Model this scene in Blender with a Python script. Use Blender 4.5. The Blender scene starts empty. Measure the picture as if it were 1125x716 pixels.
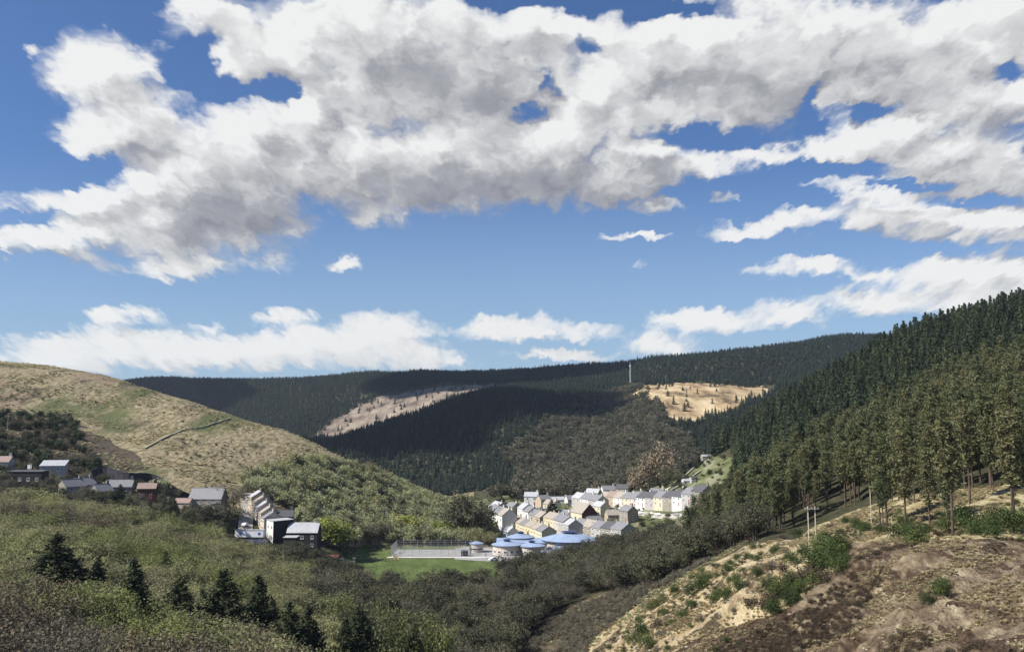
import bpy, bmesh, math, random
import numpy as np
from mathutils import Vector, Matrix
random.seed(7); rng = np.random.default_rng(7)
scene = bpy.context.scene
COL = scene.collection
R = math.radians
# ------------------------------------------------------------------ camera
F = 974.0
PITCH = math.atan((470 - 358) / F)
cp, sp = math.cos(PITCH), math.sin(PITCH)
cam_d = bpy.data.cameras.new('camera'); cam = bpy.data.objects.new('camera', cam_d); COL.objects.link(cam)
cam_d.sensor_width = 36; cam_d.lens = F / 1125 * 36; cam_d.clip_start = 0.5; cam_d.clip_end = 40000
cam.rotation_euler = (R(90) + PITCH, 0, 0)
scene.camera = cam

def ray(px, py):
    """direction with y = 1 for a photograph pixel: gives x/y and z/y"""
    u = (np.asarray(px, float) - 562.5) / F; v = (358 - np.asarray(py, float)) / F
    y = cp - v * sp; z = sp + v * cp
    return u / y, z / y
def P(px, py, Y):
    a, b = ray(px, py)
    return Vector((float(a) * Y, Y, float(b) * Y))
def project(x, y, z):
    yc = y * cp + z * sp; zc = -y * sp + z * cp
    return 562.5 + F * x / yc, 358 - F * zc / yc

# ------------------------------------------------------------------ numpy value noise
def _hash(ix, iy, s):
    h = (ix.astype(np.int64) * 374761393 + iy.astype(np.int64) * 668265263 + s * 974634777) & 0xffffffff
    h = ((h ^ (h >> 13)) * 1274126177) & 0xffffffff
    h = h ^ (h >> 16)
    return (h & 0xffffff) / float(0xffffff)
def vnoise(x, y, s=0):
    x = np.asarray(x, float); y = np.asarray(y, float)
    ix = np.floor(x); iy = np.floor(y); fx = x - ix; fy = y - iy
    fx = fx * fx * fx * (fx * (fx * 6 - 15) + 10); fy = fy * fy * fy * (fy * (fy * 6 - 15) + 10)
    a = _hash(ix, iy, s); b = _hash(ix + 1, iy, s); c = _hash(ix, iy + 1, s); d = _hash(ix + 1, iy + 1, s)
    return (a * (1 - fx) + b * fx) * (1 - fy) + (c * (1 - fx) + d * fx) * fy
def fbm(x, y, o=4, s=0):
    t = 0; a = .5
    for i in range(o):
        t = t + a * (vnoise(x, y, s + i) - .5); x = x * 2.03 + 13.1; y = y * 2.03 + 7.7; a *= .5
    return t * 2

# ------------------------------------------------------------------ nodes helpers
class NT:
    def __init__(s, tree): s.t = tree; s.n = tree.nodes; s.l = tree.links
    def node(s, typ, **kw):
        n = s.n.new(typ)
        for k, v in kw.items(): setattr(n, k, v)
        return n
    def put(s, sock, v):
        if v is None: return
        if hasattr(v, 'is_output') or isinstance(v, bpy.types.NodeSocket): s.l.new(v, sock)
        else:
            try: sock.default_value = v
            except Exception: sock.default_value = tuple(v) + (1,)
    def math(s, op, a, b=None, c=None, clamp=False):
        n = s.node('ShaderNodeMath', operation=op, use_clamp=clamp)
        s.put(n.inputs[0], a); s.put(n.inputs[1], b)
        if c is not None: s.put(n.inputs[2], c)
        return n.outputs[0]
    def vmath(s, op, a, b=None, c=None, scale=None):
        n = s.node('ShaderNodeVectorMath', operation=op)
        s.put(n.inputs[0], a); s.put(n.inputs[1], b)
        if c is not None: s.put(n.inputs[2], c)
        if scale is not None: s.put(n.inputs['Scale'], scale)
        return n.outputs['Value'] if op in ('DOT_PRODUCT', 'LENGTH') else n.outputs[0]
    def noise(s, vec, scale, detail=4, rough=.55, dist=0, col=False, dim='3D'):
        n = s.node('ShaderNodeTexNoise', noise_dimensions=dim)
        s.put(n.inputs['Vector'], vec); s.put(n.inputs['Scale'], scale); s.put(n.inputs['Detail'], detail)
        s.put(n.inputs['Roughness'], rough); s.put(n.inputs['Distortion'], dist)
        return n.outputs['Color'] if col else n.outputs[0]
    def mix(s, f, a, b, blend='MIX'):
        n = s.node('ShaderNodeMix', data_type='RGBA', blend_type=blend)
        s.put(n.inputs[0], f)
        for k, v in ((6, a), (7, b)):
            if isinstance(v, (tuple, list)): v = tuple(v[:3]) + (1,)
            s.put(n.inputs[k], v)
        return n.outputs[2]
    def ramp(s, f, lo, hi, a=0., b=1.):
        n = s.node('ShaderNodeMapRange', clamp=True, interpolation_type='SMOOTHSTEP')
        s.put(n.inputs[0], f); s.put(n.inputs[1], lo); s.put(n.inputs[2], hi); s.put(n.inputs[3], a); s.put(n.inputs[4], b)
        return n.outputs[0]
    def sep(s, v):
        n = s.node('ShaderNodeSeparateXYZ'); s.put(n.inputs[0], v); return n.outputs
    def comb(s, x, y, z):
        n = s.node('ShaderNodeCombineXYZ'); s.put(n.inputs[0], x); s.put(n.inputs[1], y); s.put(n.inputs[2], z); return n.outputs[0]

# ------------------------------------------------------------------ render settings, sun, sky
scene.view_settings.view_transform = 'Standard'; scene.view_settings.look = 'None'
scene.view_settings.exposure = EXPOSURE = 0.8; scene.view_settings.gamma = 1
scene.view_settings.use_curve_mapping = False
scene.render.engine = 'CYCLES'
scene.cycles.max_bounces = 5; scene.cycles.diffuse_bounces = 2; scene.cycles.glossy_bounces = 2
scene.cycles.transmission_bounces = 3; scene.cycles.transparent_max_bounces = 6; scene.cycles.volume_bounces = 0
SUN_AZ = R(-108)      # measured from +Y (view) towards +X: the sun stands on the left
SUN_EL = R(44)
sdir = Vector((math.sin(SUN_AZ) * math.cos(SUN_EL), math.cos(SUN_AZ) * math.cos(SUN_EL), math.sin(SUN_EL)))
sl = bpy.data.lights.new('sun', 'SUN'); sun = bpy.data.objects.new('sun', sl); COL.objects.link(sun)
sl.energy = 4.6; sl.angle = R(0.5); sl.color = (1, .95, .87)
sun.rotation_euler = sdir.to_track_quat('Z', 'Y').to_euler()
sun.location = (-300, 0, 400)

def build_world():
    w = bpy.data.worlds.new('World'); scene.world = w; w.use_nodes = True
    nt = NT(w.node_tree); nt.n.clear()
    out = nt.node('ShaderNodeOutputWorld'); bg = nt.node('ShaderNodeBackground')
    nt.l.new(bg.outputs[0], out.inputs[0])
    sky = nt.node('ShaderNodeTexSky', sky_type='NISHITA'); sky.sun_disc = False
    sky.sun_elevation = SUN_EL; sky.sun_rotation = SUN_AZ
    sky.air_density = 1.0; sky.dust_density = 0.6; sky.ozone_density = 2.0; sky.altitude = 200
    tc = nt.node('ShaderNodeTexCoord')
    d = tc.outputs['Generated']
    x, y, z = nt.sep(d)
    # ---- cloud cover on the plane y = 1 in units of 100 photo pixels; the broad masses are a sum of ellipses,
    #      stored as products of curves (one along each axis) so that the sky stays quick to evaluate
    blobs = [(112,78,66,44,0),(145,135,72,46,0),(185,185,75,42,0),(95,222,95,24,0),(40,258,90,20,0),(150,250,130,36,0),
      (215,292,95,15,3),(240,220,120,58,0),(300,170,90,62,0),(232,22,62,30,0),(285,55,75,36,0),(345,40,80,55,0),(360,120,90,66,0),
      (430,60,110,66,0),(400,190,110,46,0),(470,180,120,52,0),(480,110,105,58,0),(560,190,90,42,0),(560,140,55,36,0),(640,190,95,36,0),
      (640,140,75,38,0),(700,165,55,38,0),(530,55,50,34,0),(700,62,90,42,0),(630,28,60,16,-10),(800,52,130,70,0),(760,112,110,42,0),
      (900,40,130,60,0),(860,92,100,36,0),(1000,50,130,58,0),(1060,110,120,46,0),(960,105,90,42,0),(1100,40,100,60,0),
      (790,182,75,17,8),(880,162,95,19,6),(960,148,90,20,5),(1020,170,120,30,0),(1080,195,100,36,0),(955,212,110,20,0),(1010,235,120,24,0),
      (1095,245,70,26,0),(825,253,62,13,6),(895,238,70,17,5),(800,210,25,11,0),(890,294,72,13,0),(965,302,45,10,0),
      (1065,298,90,26,0),(1000,330,130,18,0),(1100,330,80,28,0),(705,262,42,6,0),(376,291,25,10,0),(138,346,45,13,0),(313,349,44,12,0),
      (232,360,26,6,0),(150,384,150,24,0),(330,372,60,18,0),(70,388,80,18,0),(300,384,110,22,0),(415,372,60,26,0),(460,393,80,16,0),(620,364,85,12,0),
      (535,360,42,16,0),(585,360,45,15,0),(800,350,95,15,0),(860,345,50,16,0),(728,380,48,14,0),(620,392,70,8,0),(704,294,8,8,0),(402,237,16,7,0),
      (30,60,14,9,0),(560,95,75,70,0),(575,100,60,60,0),(610,110,60,40,0),(590,40,50,28,0),(500,30,60,40,0),(680,100,60,40,0),(1040,265,90,14,0),(730,225,30,10,0)]

    holes = [(594,88,9,15),(655,52,12,9),(262,100,44,10),(212,62,22,30),(900,108,10,26),(585,4,62,11),(745,12,50,11),(1112,78,15,16),(574,122,8,12),
             (770,152,70,9),(905,183,60,8),(95,185,45,16),(30,238,26,7),(960,120,30,7),(1000,205,50,5),(870,215,40,7),(970,275,90,9),(860,272,70,8),(1070,222,40,6),(830,205,50,6),(310,95,14,14)]
    dark = [(480,92,95,34,.9),(430,196,200,34,.8),(640,205,110,22,.8),(205,228,90,34,.6),(270,245,90,20,.5),(830,85,120,30,.5),(930,110,120,25,.45),
            (1020,168,130,12,.6),(1085,210,90,16,.5),(130,118,35,25,.35),(560,120,40,40,.4),(330,150,50,30,.35),(360,8,60,14,.5),(1000,60,60,20,.3),(980,240,90,10,.4),
            (100,60,45,22,-.7),(160,72,40,26,-.7),(225,128,50,16,-.7),(150,200,60,20,-.7),(60,258,80,12,-.5),(400,155,60,26,-.5),(610,150,80,20,-.6),
            (385,40,60,24,-.4),(100,140,30,40,-.5),(330,200,60,12,-.3),(290,160,40,22,-.4),(1060,60,50,16,-.4),(870,160,110,8,-.4)]
    k = F / 100
    ua = np.linspace(-7.4, 7.4, 240); vb = np.linspace(-.4, 6.2, 150)
    UU, VV = np.meshgrid(ua, vb)
    def ell(px, py, rx, ry, rot=0):
        a, b = ray(px, py); dx = UU - float(a) * k; dy = VV - float(b) * k
        c, s_ = math.cos(R(rot)), math.sin(R(rot)); dx, dy = dx * c + dy * s_, -dx * s_ + dy * c
        return (dx * 100 / (rx * 1.1)) ** 2 + (dy * 100 / (ry * 1.1)) ** 2
    Fm = np.zeros_like(UU)
    for q in blobs:
        size = min(1., .45 + q[3] / 60)
        Fm += np.exp(np.minimum(8., 5. * (size - ell(*q)) ))
    Fm = np.log(Fm + 1e-3) / 5.
    Fm = np.clip(Fm * 1.1 + .26, -1.2, 1.3)
    for q in holes: Fm -= 1.9 * np.exp(-ell(*q) * 1.1)
    Fm = np.clip(Fm, -1.3, 1.3)
    Sm = np.zeros_like(UU)
    for px, py, rx, ry, w_ in dark: Sm += w_ * np.exp(-ell(px, py, rx, ry) * .8)
    # relief of the broad masses: lit from the upper left
    sh = np.roll(np.roll(Fm, -5, 0), 3, 1)
    Gm = np.clip(Fm - sh, -1., 1.)
    def curve_field(M, rank, cu, cv):
        mean = float(M.mean()); U, s_, Vt = np.linalg.svd(M - mean, full_matrices=False)
        acc = None
        for r0 in range(0, rank, 3):
            outs = []
            for coord, arr, xs in ((cu, Vt[r0:r0+3], ua), (cv, U[:, r0:r0+3].T, vb)):
                n = nt.node('ShaderNodeVectorCurve'); n.mapping.use_clip = False
                nt.put(n.inputs['Vector'], nt.comb(coord, coord, coord))
                for j in range(3):
                    f = arr[j] * math.sqrt(s_[r0 + j]); f = f / 6.
                    c = n.mapping.curves[j]; m_ = len(xs); st = 2 if m_ > 200 else 1
                    X = np.linspace(-1, 1, m_)[::st]; Yv = f[::st]
                    c.points[0].location = (float(X[0]), float(Yv[0])); c.points[1].location = (float(X[-1]), float(Yv[-1]))
                    for xx, yy in zip(X[1:-1], Yv[1:-1]): c.points.new(float(xx), float(yy))
                n.mapping.update(); outs.append(n.outputs[0])
            d_ = nt.vmath('DOT_PRODUCT', outs[0], outs[1])
            acc = d_ if acc is None else nt.math('ADD', acc, d_)
        return nt.math('ADD', nt.math('MULTIPLY', acc, 36.), mean)
    ys = nt.math('MAXIMUM', y, .04)
    qx = nt.math('MULTIPLY', nt.math('DIVIDE', x, ys), k); qy = nt.math('MULTIPLY', nt.math('DIVIDE', z, ys), k)
    qz_ = qy
    den = nt.math('ADD', nt.math('MAXIMUM', qy, 0.), 2.6)
    s = nt.math('DIVIDE', 5.0, den)      # noise shrinks towards the horizon as a cloud deck does
    nv = nt.comb(nt.math('ADD', nt.math('MULTIPLY', qx, s), 3.7), nt.math('ADD', nt.math('MULTIPLY', nt.math('LOGARITHM', den, 2.718), 6.0), 1.9), 0.)
    warp = nt.noise(nv, 0.9, 1, .5, col=True, dim='2D')
    warp2 = nt.noise(nv, 3.6, 3, .6, col=True, dim='2D')
    wv = nt.vmath('MULTIPLY', nt.vmath('SUBTRACT', warp, (.5, .5, .5)), (.28, .2, 0))
    wv = nt.vmath('ADD', wv, nt.vmath('MULTIPLY', nt.vmath('SUBTRACT', warp2, (.5, .5, .5)), (.34, .30, 0)))
    wv = nt.vmath('SCALE', wv, scale=nt.math('DIVIDE', 1.0, s))
    wx, wy, _ = nt.sep(wv)
    cu = nt.math('DIVIDE', nt.math('ADD', qx, wx), 7.4)
    cv = nt.math('SUBTRACT', nt.math('DIVIDE', nt.math('ADD', nt.math('ADD', qy, wy), .4), 3.3), 1.)
    inside = nt.math('MULTIPLY', nt.ramp(nt.math('ABSOLUTE', cu), .9, .99, 1., 0.), nt.ramp(cv, .9, .99, 1., 0.))
    cu = nt.math('MAXIMUM', nt.math('MINIMUM', cu, 1.), -1.); cv = nt.math('MAXIMUM', nt.math('MINIMUM', cv, 1.), -1.)
    base_f = curve_field(Fm, 27, cu, cv)
    rel_f = curve_field(Gm, 15, cu, cv)
    dark_f = curve_field(Sm, 12, cu, cv)
    base_f = nt.math('ADD', nt.math('MULTIPLY', base_f, inside), nt.math('MULTIPLY', nt.math('SUBTRACT', 1., inside), -.05))
    def small(vec):
        n1 = nt.noise(vec, 1.25, 7, .52, dim='2D')
        v = nt.node('ShaderNodeTexVoronoi', feature='F1', voronoi_dimensions='2D'); nt.put(v.inputs['Vector'], nt.vmath('ADD', vec, nt.vmath('SCALE', warp2, scale=.45)))
        v.inputs['Scale'].default_value = 2.1; v.inputs['Detail'].default_value = 2.; v.inputs['Roughness'].default_value = .55
        return nt.math('ADD', nt.math('MULTIPLY', nt.math('SUBTRACT', n1, .5), 1.5), nt.math('MULTIPLY', nt.math('SUBTRACT', .4, v.outputs['Distance']), .72))
    N0 = small(nv); N1 = small(nt.vmath('ADD', nv, (-.15, .23, 0)))
    D0 = nt.math('ADD', base_f, N0)
    relief = nt.math('ADD', nt.math('MULTIPLY', nt.math('SUBTRACT', N0, N1), .55), nt.math('MULTIPLY', rel_f, .55))
    alpha = nt.ramp(D0, -.36, .66)
    thick = nt.ramp(D0, .3, 2.0)
    L = nt.math('SUBTRACT', nt.math('ADD', .85, nt.math('MULTIPLY', relief, .85)), nt.math('ADD', nt.math('MULTIPLY', thick, .20), nt.math('MULTIPLY', dark_f, .36)))
    L = nt.math('MINIMUM', nt.math('MAXIMUM', L, 0.), 1.)
    # high, thick cloud shows its grey base; low cloud near the horizon is seen from the side and stays white
    lowv = nt.ramp(qz_, 1.0, 2.2, .35, 1.)
    L = nt.math('SUBTRACT', 1., nt.math('MULTIPLY', nt.math('SUBTRACT', 1., L), lowv))
    cr = nt.node('ShaderNodeValToRGB'); nt.put(cr.inputs[0], L)
    e = cr.color_ramp.elements
    e[0].position = 0.12; e[0].color = (.27, .275, .315, 1); e[1].position = 1; e[1].color = (.90, .90, .89, 1)
    m = e.new(.45); m.color = (.40, .405, .43, 1); m = e.new(.72); m.color = (.64, .645, .65, 1)
    sc_ = nt.vmath('MULTIPLY', sky.outputs[0], SKY_TINT)
    K = 1 / SKY_STR / 2 ** EXPOSURE
    cc = nt.vmath('SCALE', cr.outputs[0], scale=K)
    # thin haze whitens the lowest sky
    hz = nt.ramp(qz_, -0.3, 3.3, .78, 0.)
    base = nt.mix(hz, sc_, (.42 * K, .58 * K, .75 * K))
    fin = nt.mix(nt.math('MULTIPLY', alpha, .97), base, cc)
    # below the horizon plain ground bounce colour
    fin = nt.mix(nt.ramp(z, -.06, -.01), (.06 * K, .07 * K, .05 * K), fin)
    nt.l.new(fin, bg.inputs[0]); bg.inputs[1].default_value = SKY_STR
    w.cycles.sampling_method = 'MANUAL'; w.cycles.sample_map_resolution = 512
HAZE = .000045
SKY_STR = 0.15
SKY_TINT = (.23, .31, .43)
build_world()
# ------------------------------------------------------------------ terrain: one sheet of real relief
# each column is a bearing; numbers are (distance, photo height of the ground there)
TCOL = {
-320: [(55,800),(110,730),(180,635),(260,566),(320,540),(370,522),(420,495),(520,420),(640,365),(850,420),(1100,480),(1350,470),(1500,480),(1900,440),(2200,410)],
0:   [(55,900),(115,752),(190,652),(280,580),(330,552),(370,532),(410,510),(520,448),(640,396),(850,440),(1100,490),(1350,480),(1500,485),(1900,445),(2200,422)],
60:  [(55,900),(117,755),(195,656),(285,585),(335,556),(372,538),(412,514),(520,454),(635,403),(850,445),(1100,490),(1350,480),(1500,485),(1900,448),(2200,422)],
120: [(55,900),(120,762),(200,665),(290,594),(340,566),(375,547),(415,522),(520,466),(630,415),(850,450),(1100,490),(1350,480),(1500,485),(1900,450),(2200,421)],
176: [(55,900),(124,770),(208,675),(296,606),(343,576),(376,557),(415,527),(515,474),(615,432),(850,462),(1100,495),(1320,480),(1500,485),(1900,450),(2200,417)],
251: [(55,900),(130,782),(218,690),(304,624),(348,600),(378,577),(412,545),(505,492),(590,456),(820,490),(1050,508),(1220,487),(1450,480),(1900,450),(2200,418)],
307: [(55,900),(136,790),(226,700),(310,640),(350,612),(380,594),(410,566),(500,510),(580,471),(800,505),(1000,518),(1150,488),(1400,488),(1850,450),(2200,418)],
350: [(55,900),(145,795),(235,708),(315,648),(352,618),(382,604),(414,586),(490,530),(565,489),(780,520),(950,530),(1150,488),(1350,496),(1800,452),(2200,416)],
377: [(55,900),(148,798),(240,712),(318,652),(356,624),(384,610),(416,598),(490,545),(555,502),(770,524),(930,532),(1170,482),(1380,490),(1800,450),(2200,414)],
407: [(55,900),(150,800),(245,716),(322,658),(360,628),(388,614),(424,600),(485,562),(545,521),(760,532),(910,535),(1200,471),(1400,482),(1800,444),(2200,412)],
450: [(55,900),(150,805),(250,722),(326,662),(370,630),(402,616),(434,604),(482,585),(560,549),(750,548),(900,535),(1250,458),(1450,466),(1800,432),(2200,411)],
500: [(55,900),(150,812),(250,730),(326,665),(376,628),(402,616),(436,604),(492,590),(580,564),(720,552),(900,532),(1300,442),(1500,446),(1800,425),(2200,411)],
560: [(55,900),(150,812),(240,740),(326,672),(380,632),(422,613),(456,603),(526,582),(600,556),(720,546),(850,532),(1300,430),(1500,432),(1800,420),(2150,410)],
620: [(55,900),(140,812),(220,735),(310,672),(380,632),(422,612),(460,598),(530,573),(600,551),(700,547),(800,535),(1200,455),(1500,427),(1800,412),(2000,404)],
680: [(50,900),(130,812),(195,715),(270,655),(350,634),(412,608),(455,590),(520,562),(590,546),(680,540),(780,527),(1100,468),(1350,436),(1700,412),(1900,401)],
730: [(50,900),(120,802),(172,706),(230,648),(310,622),(390,603),(455,578),(520,550),(590,532),(680,528),(780,513),(1000,470),(1180,436),(1450,421),(1700,395)],
780: [(48,900),(115,792),(160,696),(200,634),(270,608),(360,586),(440,556),(520,526),(600,500),(720,524),(820,510),(1000,474),(1150,447),(1380,422),(1700,391)],
830: [(46,900),(110,790),(150,694),(182,622),(214,600),(300,568),(400,528),(500,497),(620,468),(750,492),(850,485),(1000,464),(1150,445),(1400,424),(1700,384)],
880: [(46,900),(105,788),(143,688),(170,620),(192,597),(232,580),(350,520),(480,472),(620,443),(750,468),(900,462),(1050,448),(1200,438),(1450,410),(1800,379)],
940: [(45,900),(98,785),(133,682),(157,612),(176,593),(205,576),(310,512),(450,446),(620,412),(780,440),(900,440),(1050,430),(1250,420),(1500,395),(1850,371)],
1000:[(44,900),(90,780),(123,668),(147,605),(157,591),(180,568),(280,499),(430,427),(620,379),(800,402),(900,410),(1050,405),(1250,398),(1500,385),(1850,372)],
1060:[(43,900),(85,775),(117,662),(139,603),(149,591),(168,566),(260,489),(410,412),(620,363),(800,385),(950,395),(1050,390),(1250,390),(1500,380),(1850,372)],
1125:[(42,900),(80,770),(110,658),(133,601),(144,590),(160,563),(245,480),(400,392),(600,346),(800,370),(950,380),(1050,380),(1250,385),(1500,380),(1850,372)],
1450:[(40,900),(75,765),(100,650),(125,601),(136,590),(150,555),(230,455),(380,350),(560,285),(800,340),(950,360),(1050,370),(1250,380),(1500,380),(1850,372)],
}
def pchip(xs, ys, x):
    xs = np.asarray(xs, float); ys = np.asarray(ys, float)
    h = np.diff(xs); dl = np.diff(ys) / h
    m = np.zeros_like(ys); m[0] = dl[0]; m[-1] = dl[-1]
    for i in range(1, len(xs) - 1):
        if dl[i-1] * dl[i] > 0:
            w1 = 2*h[i] + h[i-1]; w2 = h[i] + 2*h[i-1]
            m[i] = (w1 + w2) / (w1 / dl[i-1] + w2 / dl[i])
    i = np.clip(np.searchsorted(xs, x) - 1, 0, len(xs) - 2)
    t = (x - xs[i]) / h[i]
    return ((1+2*t)*(1-t)**2)*ys[i] + t*(1-t)**2*h[i]*m[i] + t*t*(3-2*t)*ys[i+1] + t*t*(t-1)*h[i]*m[i+1]
tk = sorted(TCOL); nK = 18
ctrlY = []; ctrlZ = []
for k in tk:
    ys = [3.]; zs = [-1.9]
    for (Y, py) in TCOL[k]:
        ys.append(Y); zs.append(float(ray(562.5, py)[1]) * Y)
    ys += [2700., 3400.]; zs += [zs[-1] - 50, zs[-1] - 110]
    ctrlY.append(ys); ctrlZ.append(zs)
ctrlY = np.array(ctrlY); ctrlZ = np.array(ctrlZ)
# bearings as tangent, fine grid
tA = np.array([float(ray(k, 470)[0]) for k in tk])
NA = 760; NR = 900
Agrid = np.linspace(tA[0], tA[-1], NA)
cY = np.array([pchip(tA, ctrlY[:, j], Agrid) for j in range(nK)]).T     # NA x K
cZ = np.array([pchip(tA, ctrlZ[:, j], Agrid) for j in range(nK)]).T
def smooth(a, n):
    k = np.hanning(n + 2)[1:-1]; k /= k.sum(); p = np.pad(a, ((n//2, n//2), (0, 0)), 'edge')
    return np.array([np.convolve(p[:, j], k, 'valid') for j in range(a.shape[1])]).T
cY = smooth(cY, 15); cZ = smooth(cZ, 15)
# rows: distances spaced so that each is about a pixel or so apart
seg = [14, 60, 90, 90, 80, 70, 70, 60, 80, 60, 30, 40, 60, 20, 60, 50, 20, 8]
seg = seg[:nK - 1]
tt = np.concatenate([np.linspace(i, i + 1, n, endpoint=False) for i, n in enumerate(seg)] + [[nK - 1]])
NRr = len(tt)
TY = np.zeros((NA, NRr)); TZ = np.zeros((NA, NRr))
ki = np.arange(nK)
for i in range(NA):
    TY[i] = pchip(ki, cY[i], tt)
    TZ[i] = pchip(cY[i], cZ[i], TY[i])
TX = Agrid[:, None] * TY
# relief: broad undulation and rougher banks; flat where the field and the school stand
PXg, PYg = project(TX, TY, TZ)
def bump(x, y):
    n = 3.0 * fbm(x / 70, y / 70, 4, 3) * np.clip((y - 60) / 500, .12, 1.6)
    n = n + .35 * fbm(x / 7, y / 7, 3, 9)
    return n
flat = np.clip(1 - np.abs((TY - 415) / 55), 0, 1) * np.clip((TX + 95) / 15, 0, 1) * np.clip((75 - TX) / 20, 0, 1)
flat = np.clip(flat * 2, 0, 1)
TZ = TZ + bump(TX, TY) * (1 - flat)
cut = np.clip((TX - 10) / 20, 0, 1) * np.clip((215 - TY) / 20, 0, 1) * np.clip((TY - 60) / 20, 0, 1)   # the cutting on the right: gullies
gul = fbm(TX / 10, TY / 12, 5, 21)
TZ = TZ + cut * np.clip((158 - TY + (1-np.clip((TX-55)/30,0,1))*40) / 25, 0, 1) * (gul * 2.2 - np.abs(fbm(TX / 5, TY / 6, 4, 33)) * 1.3)
FIELD_Z = -58.6
fm = np.clip((TX + 78) / 10, 0, 1) * np.clip((5 - TX) / 12, 0, 1) * np.clip((TY - 352) / 14, 0, 1) * np.clip((452 - TY) / 10, 0, 1)
fm = fm * fm * (3 - 2 * fm)
TZ = TZ * (1 - fm) + FIELD_Z * fm
def ground(x, y):
    """height of the ground at a point"""
    a = x / y
    fi = np.clip((a - Agrid[0]) / (Agrid[1] - Agrid[0]), 0, NA - 1.001); i = int(fi); f = fi - i
    z0 = np.interp(y, TY[i], TZ[i]); z1 = np.interp(y, TY[i+1], TZ[i+1])
    return float(z0 * (1 - f) + z1 * f)
def on(px, Y):
    a, b = ray(px, 520); x = float(a) * Y
    return Vector((x, Y, ground(x, Y)))
def grounds(x, y):
    """vectorised ground height"""
    x = np.asarray(x, float); y = np.asarray(y, float); a = x / y
    fi = np.clip((a - Agrid[0]) / (Agrid[1] - Agrid[0]), 0, NA - 1.001); i = fi.astype(int); f = fi - i
    out = np.zeros_like(y)
    for k in np.unique(i):
        m = i == k
        out[m] = np.interp(y[m], TY[k], TZ[k]) * (1 - f[m]) + np.interp(y[m], TY[k+1], TZ[k+1]) * f[m]
    return out
# ------------------------------------------------------------------ land cover: polygons outlined on the ground itself
def inpoly(px, py, poly):
    px = np.asarray(px, float); py = np.asarray(py, float); c = np.zeros(px.shape, bool); n = len(poly)
    for i in range(n):
        x1, y1 = poly[i]; x2, y2 = poly[i-1]
        if y1 == y2: continue
        m = (y1 > py) != (y2 > py)
        c ^= m & (px < (x2 - x1) * (py - y1) / (y2 - y1) + x1)
    return c
def tag(o, label=None, cat=None, group=None, kind=None):
    if label: o['label'] = label
    if cat: o['category'] = cat
    if group: o['group'] = group
    if kind: o['kind'] = kind
    return o
def new_mat(name):
    m = bpy.data.materials.new(name); m.use_nodes = True
    nt = NT(m.node_tree); nt.n.clear()
    out = nt.node('ShaderNodeOutputMaterial'); b = nt.node('ShaderNodeBsdfPrincipled')
    nt.l.new(b.outputs[0], out.inputs[0])
    return m, nt, b, out

PXg, PYg = project(TX, TY, TZ)
wob = fbm(TX / 25, TY / 60, 4, 51); wob2 = fbm(TX / 25 + 40, TY / 60, 4, 57)
sc_w = 900 / np.maximum(TY, 100)
QX = PXg + wob * 12 * np.clip(sc_w / 3, .5, 2); QY = PYg + wob2 * 6 * np.clip(sc_w / 3, .5, 2)
def zone(poly, y0, y1, raw=False):
    a, b = (PXg, PYg) if raw else (QX, QY)
    return (inpoly(a, b, poly) & (TY > y0) & (TY < y1)).astype(float)
def inzone(Y0, Y1): return (TY > Y0) & (TY < Y1)
rid = cY[:, 9][:, None]       # ridge distance per bearing
Z = {}
Z['hill'] = (inzone(395, 900) & (PXg < 520) & (PYg < 600)).astype(float)
Z['field'] = zone([(372,640),(378,612),(392,597),(428,597),(545,603),(556,622),(540,650)], 350, 452)
Z['felled'] = zone([(335,500),(352,470),(395,440),(440,432),(480,425),(545,418),(545,422),(500,436),(470,450),(440,462),(400,474),(345,488)], 1300, 2200)
Z['straw'] = zone([(690,419),(840,422),(845,434),(822,442),(795,452),(765,463),(742,462),(720,445),(698,436)], 950, 1480)
Z['rock'] = zone([(680,430),(722,430),(740,462),(715,470),(700,490),(688,500),(680,470)], 900, 1400)
Z['sand'] = zone([(600,770),(640,716),(660,690),(700,662),(690,640),(705,630),(760,618),(790,606),(830,596),(900,590),(945,586),(930,600),(910,625),(850,668),(770,716),(745,770)], 60, 235)
Z['bank'] = zone([(640,770),(740,722),(850,668),(885,640),(905,606),(930,588),(1500,588),(1500,900),(640,900)], 40, 185)
Z['verge'] = zone([(860,600),(900,582),(930,565),(990,548),(1500,500),(1500,591),(900,597)], 140, 260)
Z['scrub'] = zone([(-50,455),(10,460),(60,468),(110,480),(150,500),(165,512),(120,522),(-50,522)], 400, 620)
Z['allot'] = zone([(705,560),(725,540),(745,520),(770,505),(800,500),(808,520),(780,545),(760,570),(700,580)], 430, 640)
Z['village'] = zone([(530,545),(600,530),(700,528),(780,500),(810,520),(790,600),(700,620),(530,610)], 425, 660)
Z['spoil'] = zone([(560,720),(600,680),(640,655),(700,640),(760,620),(700,664),(660,690),(640,716),(620,770),(540,770)], 100, 330)
COLS = list(Z)

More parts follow.
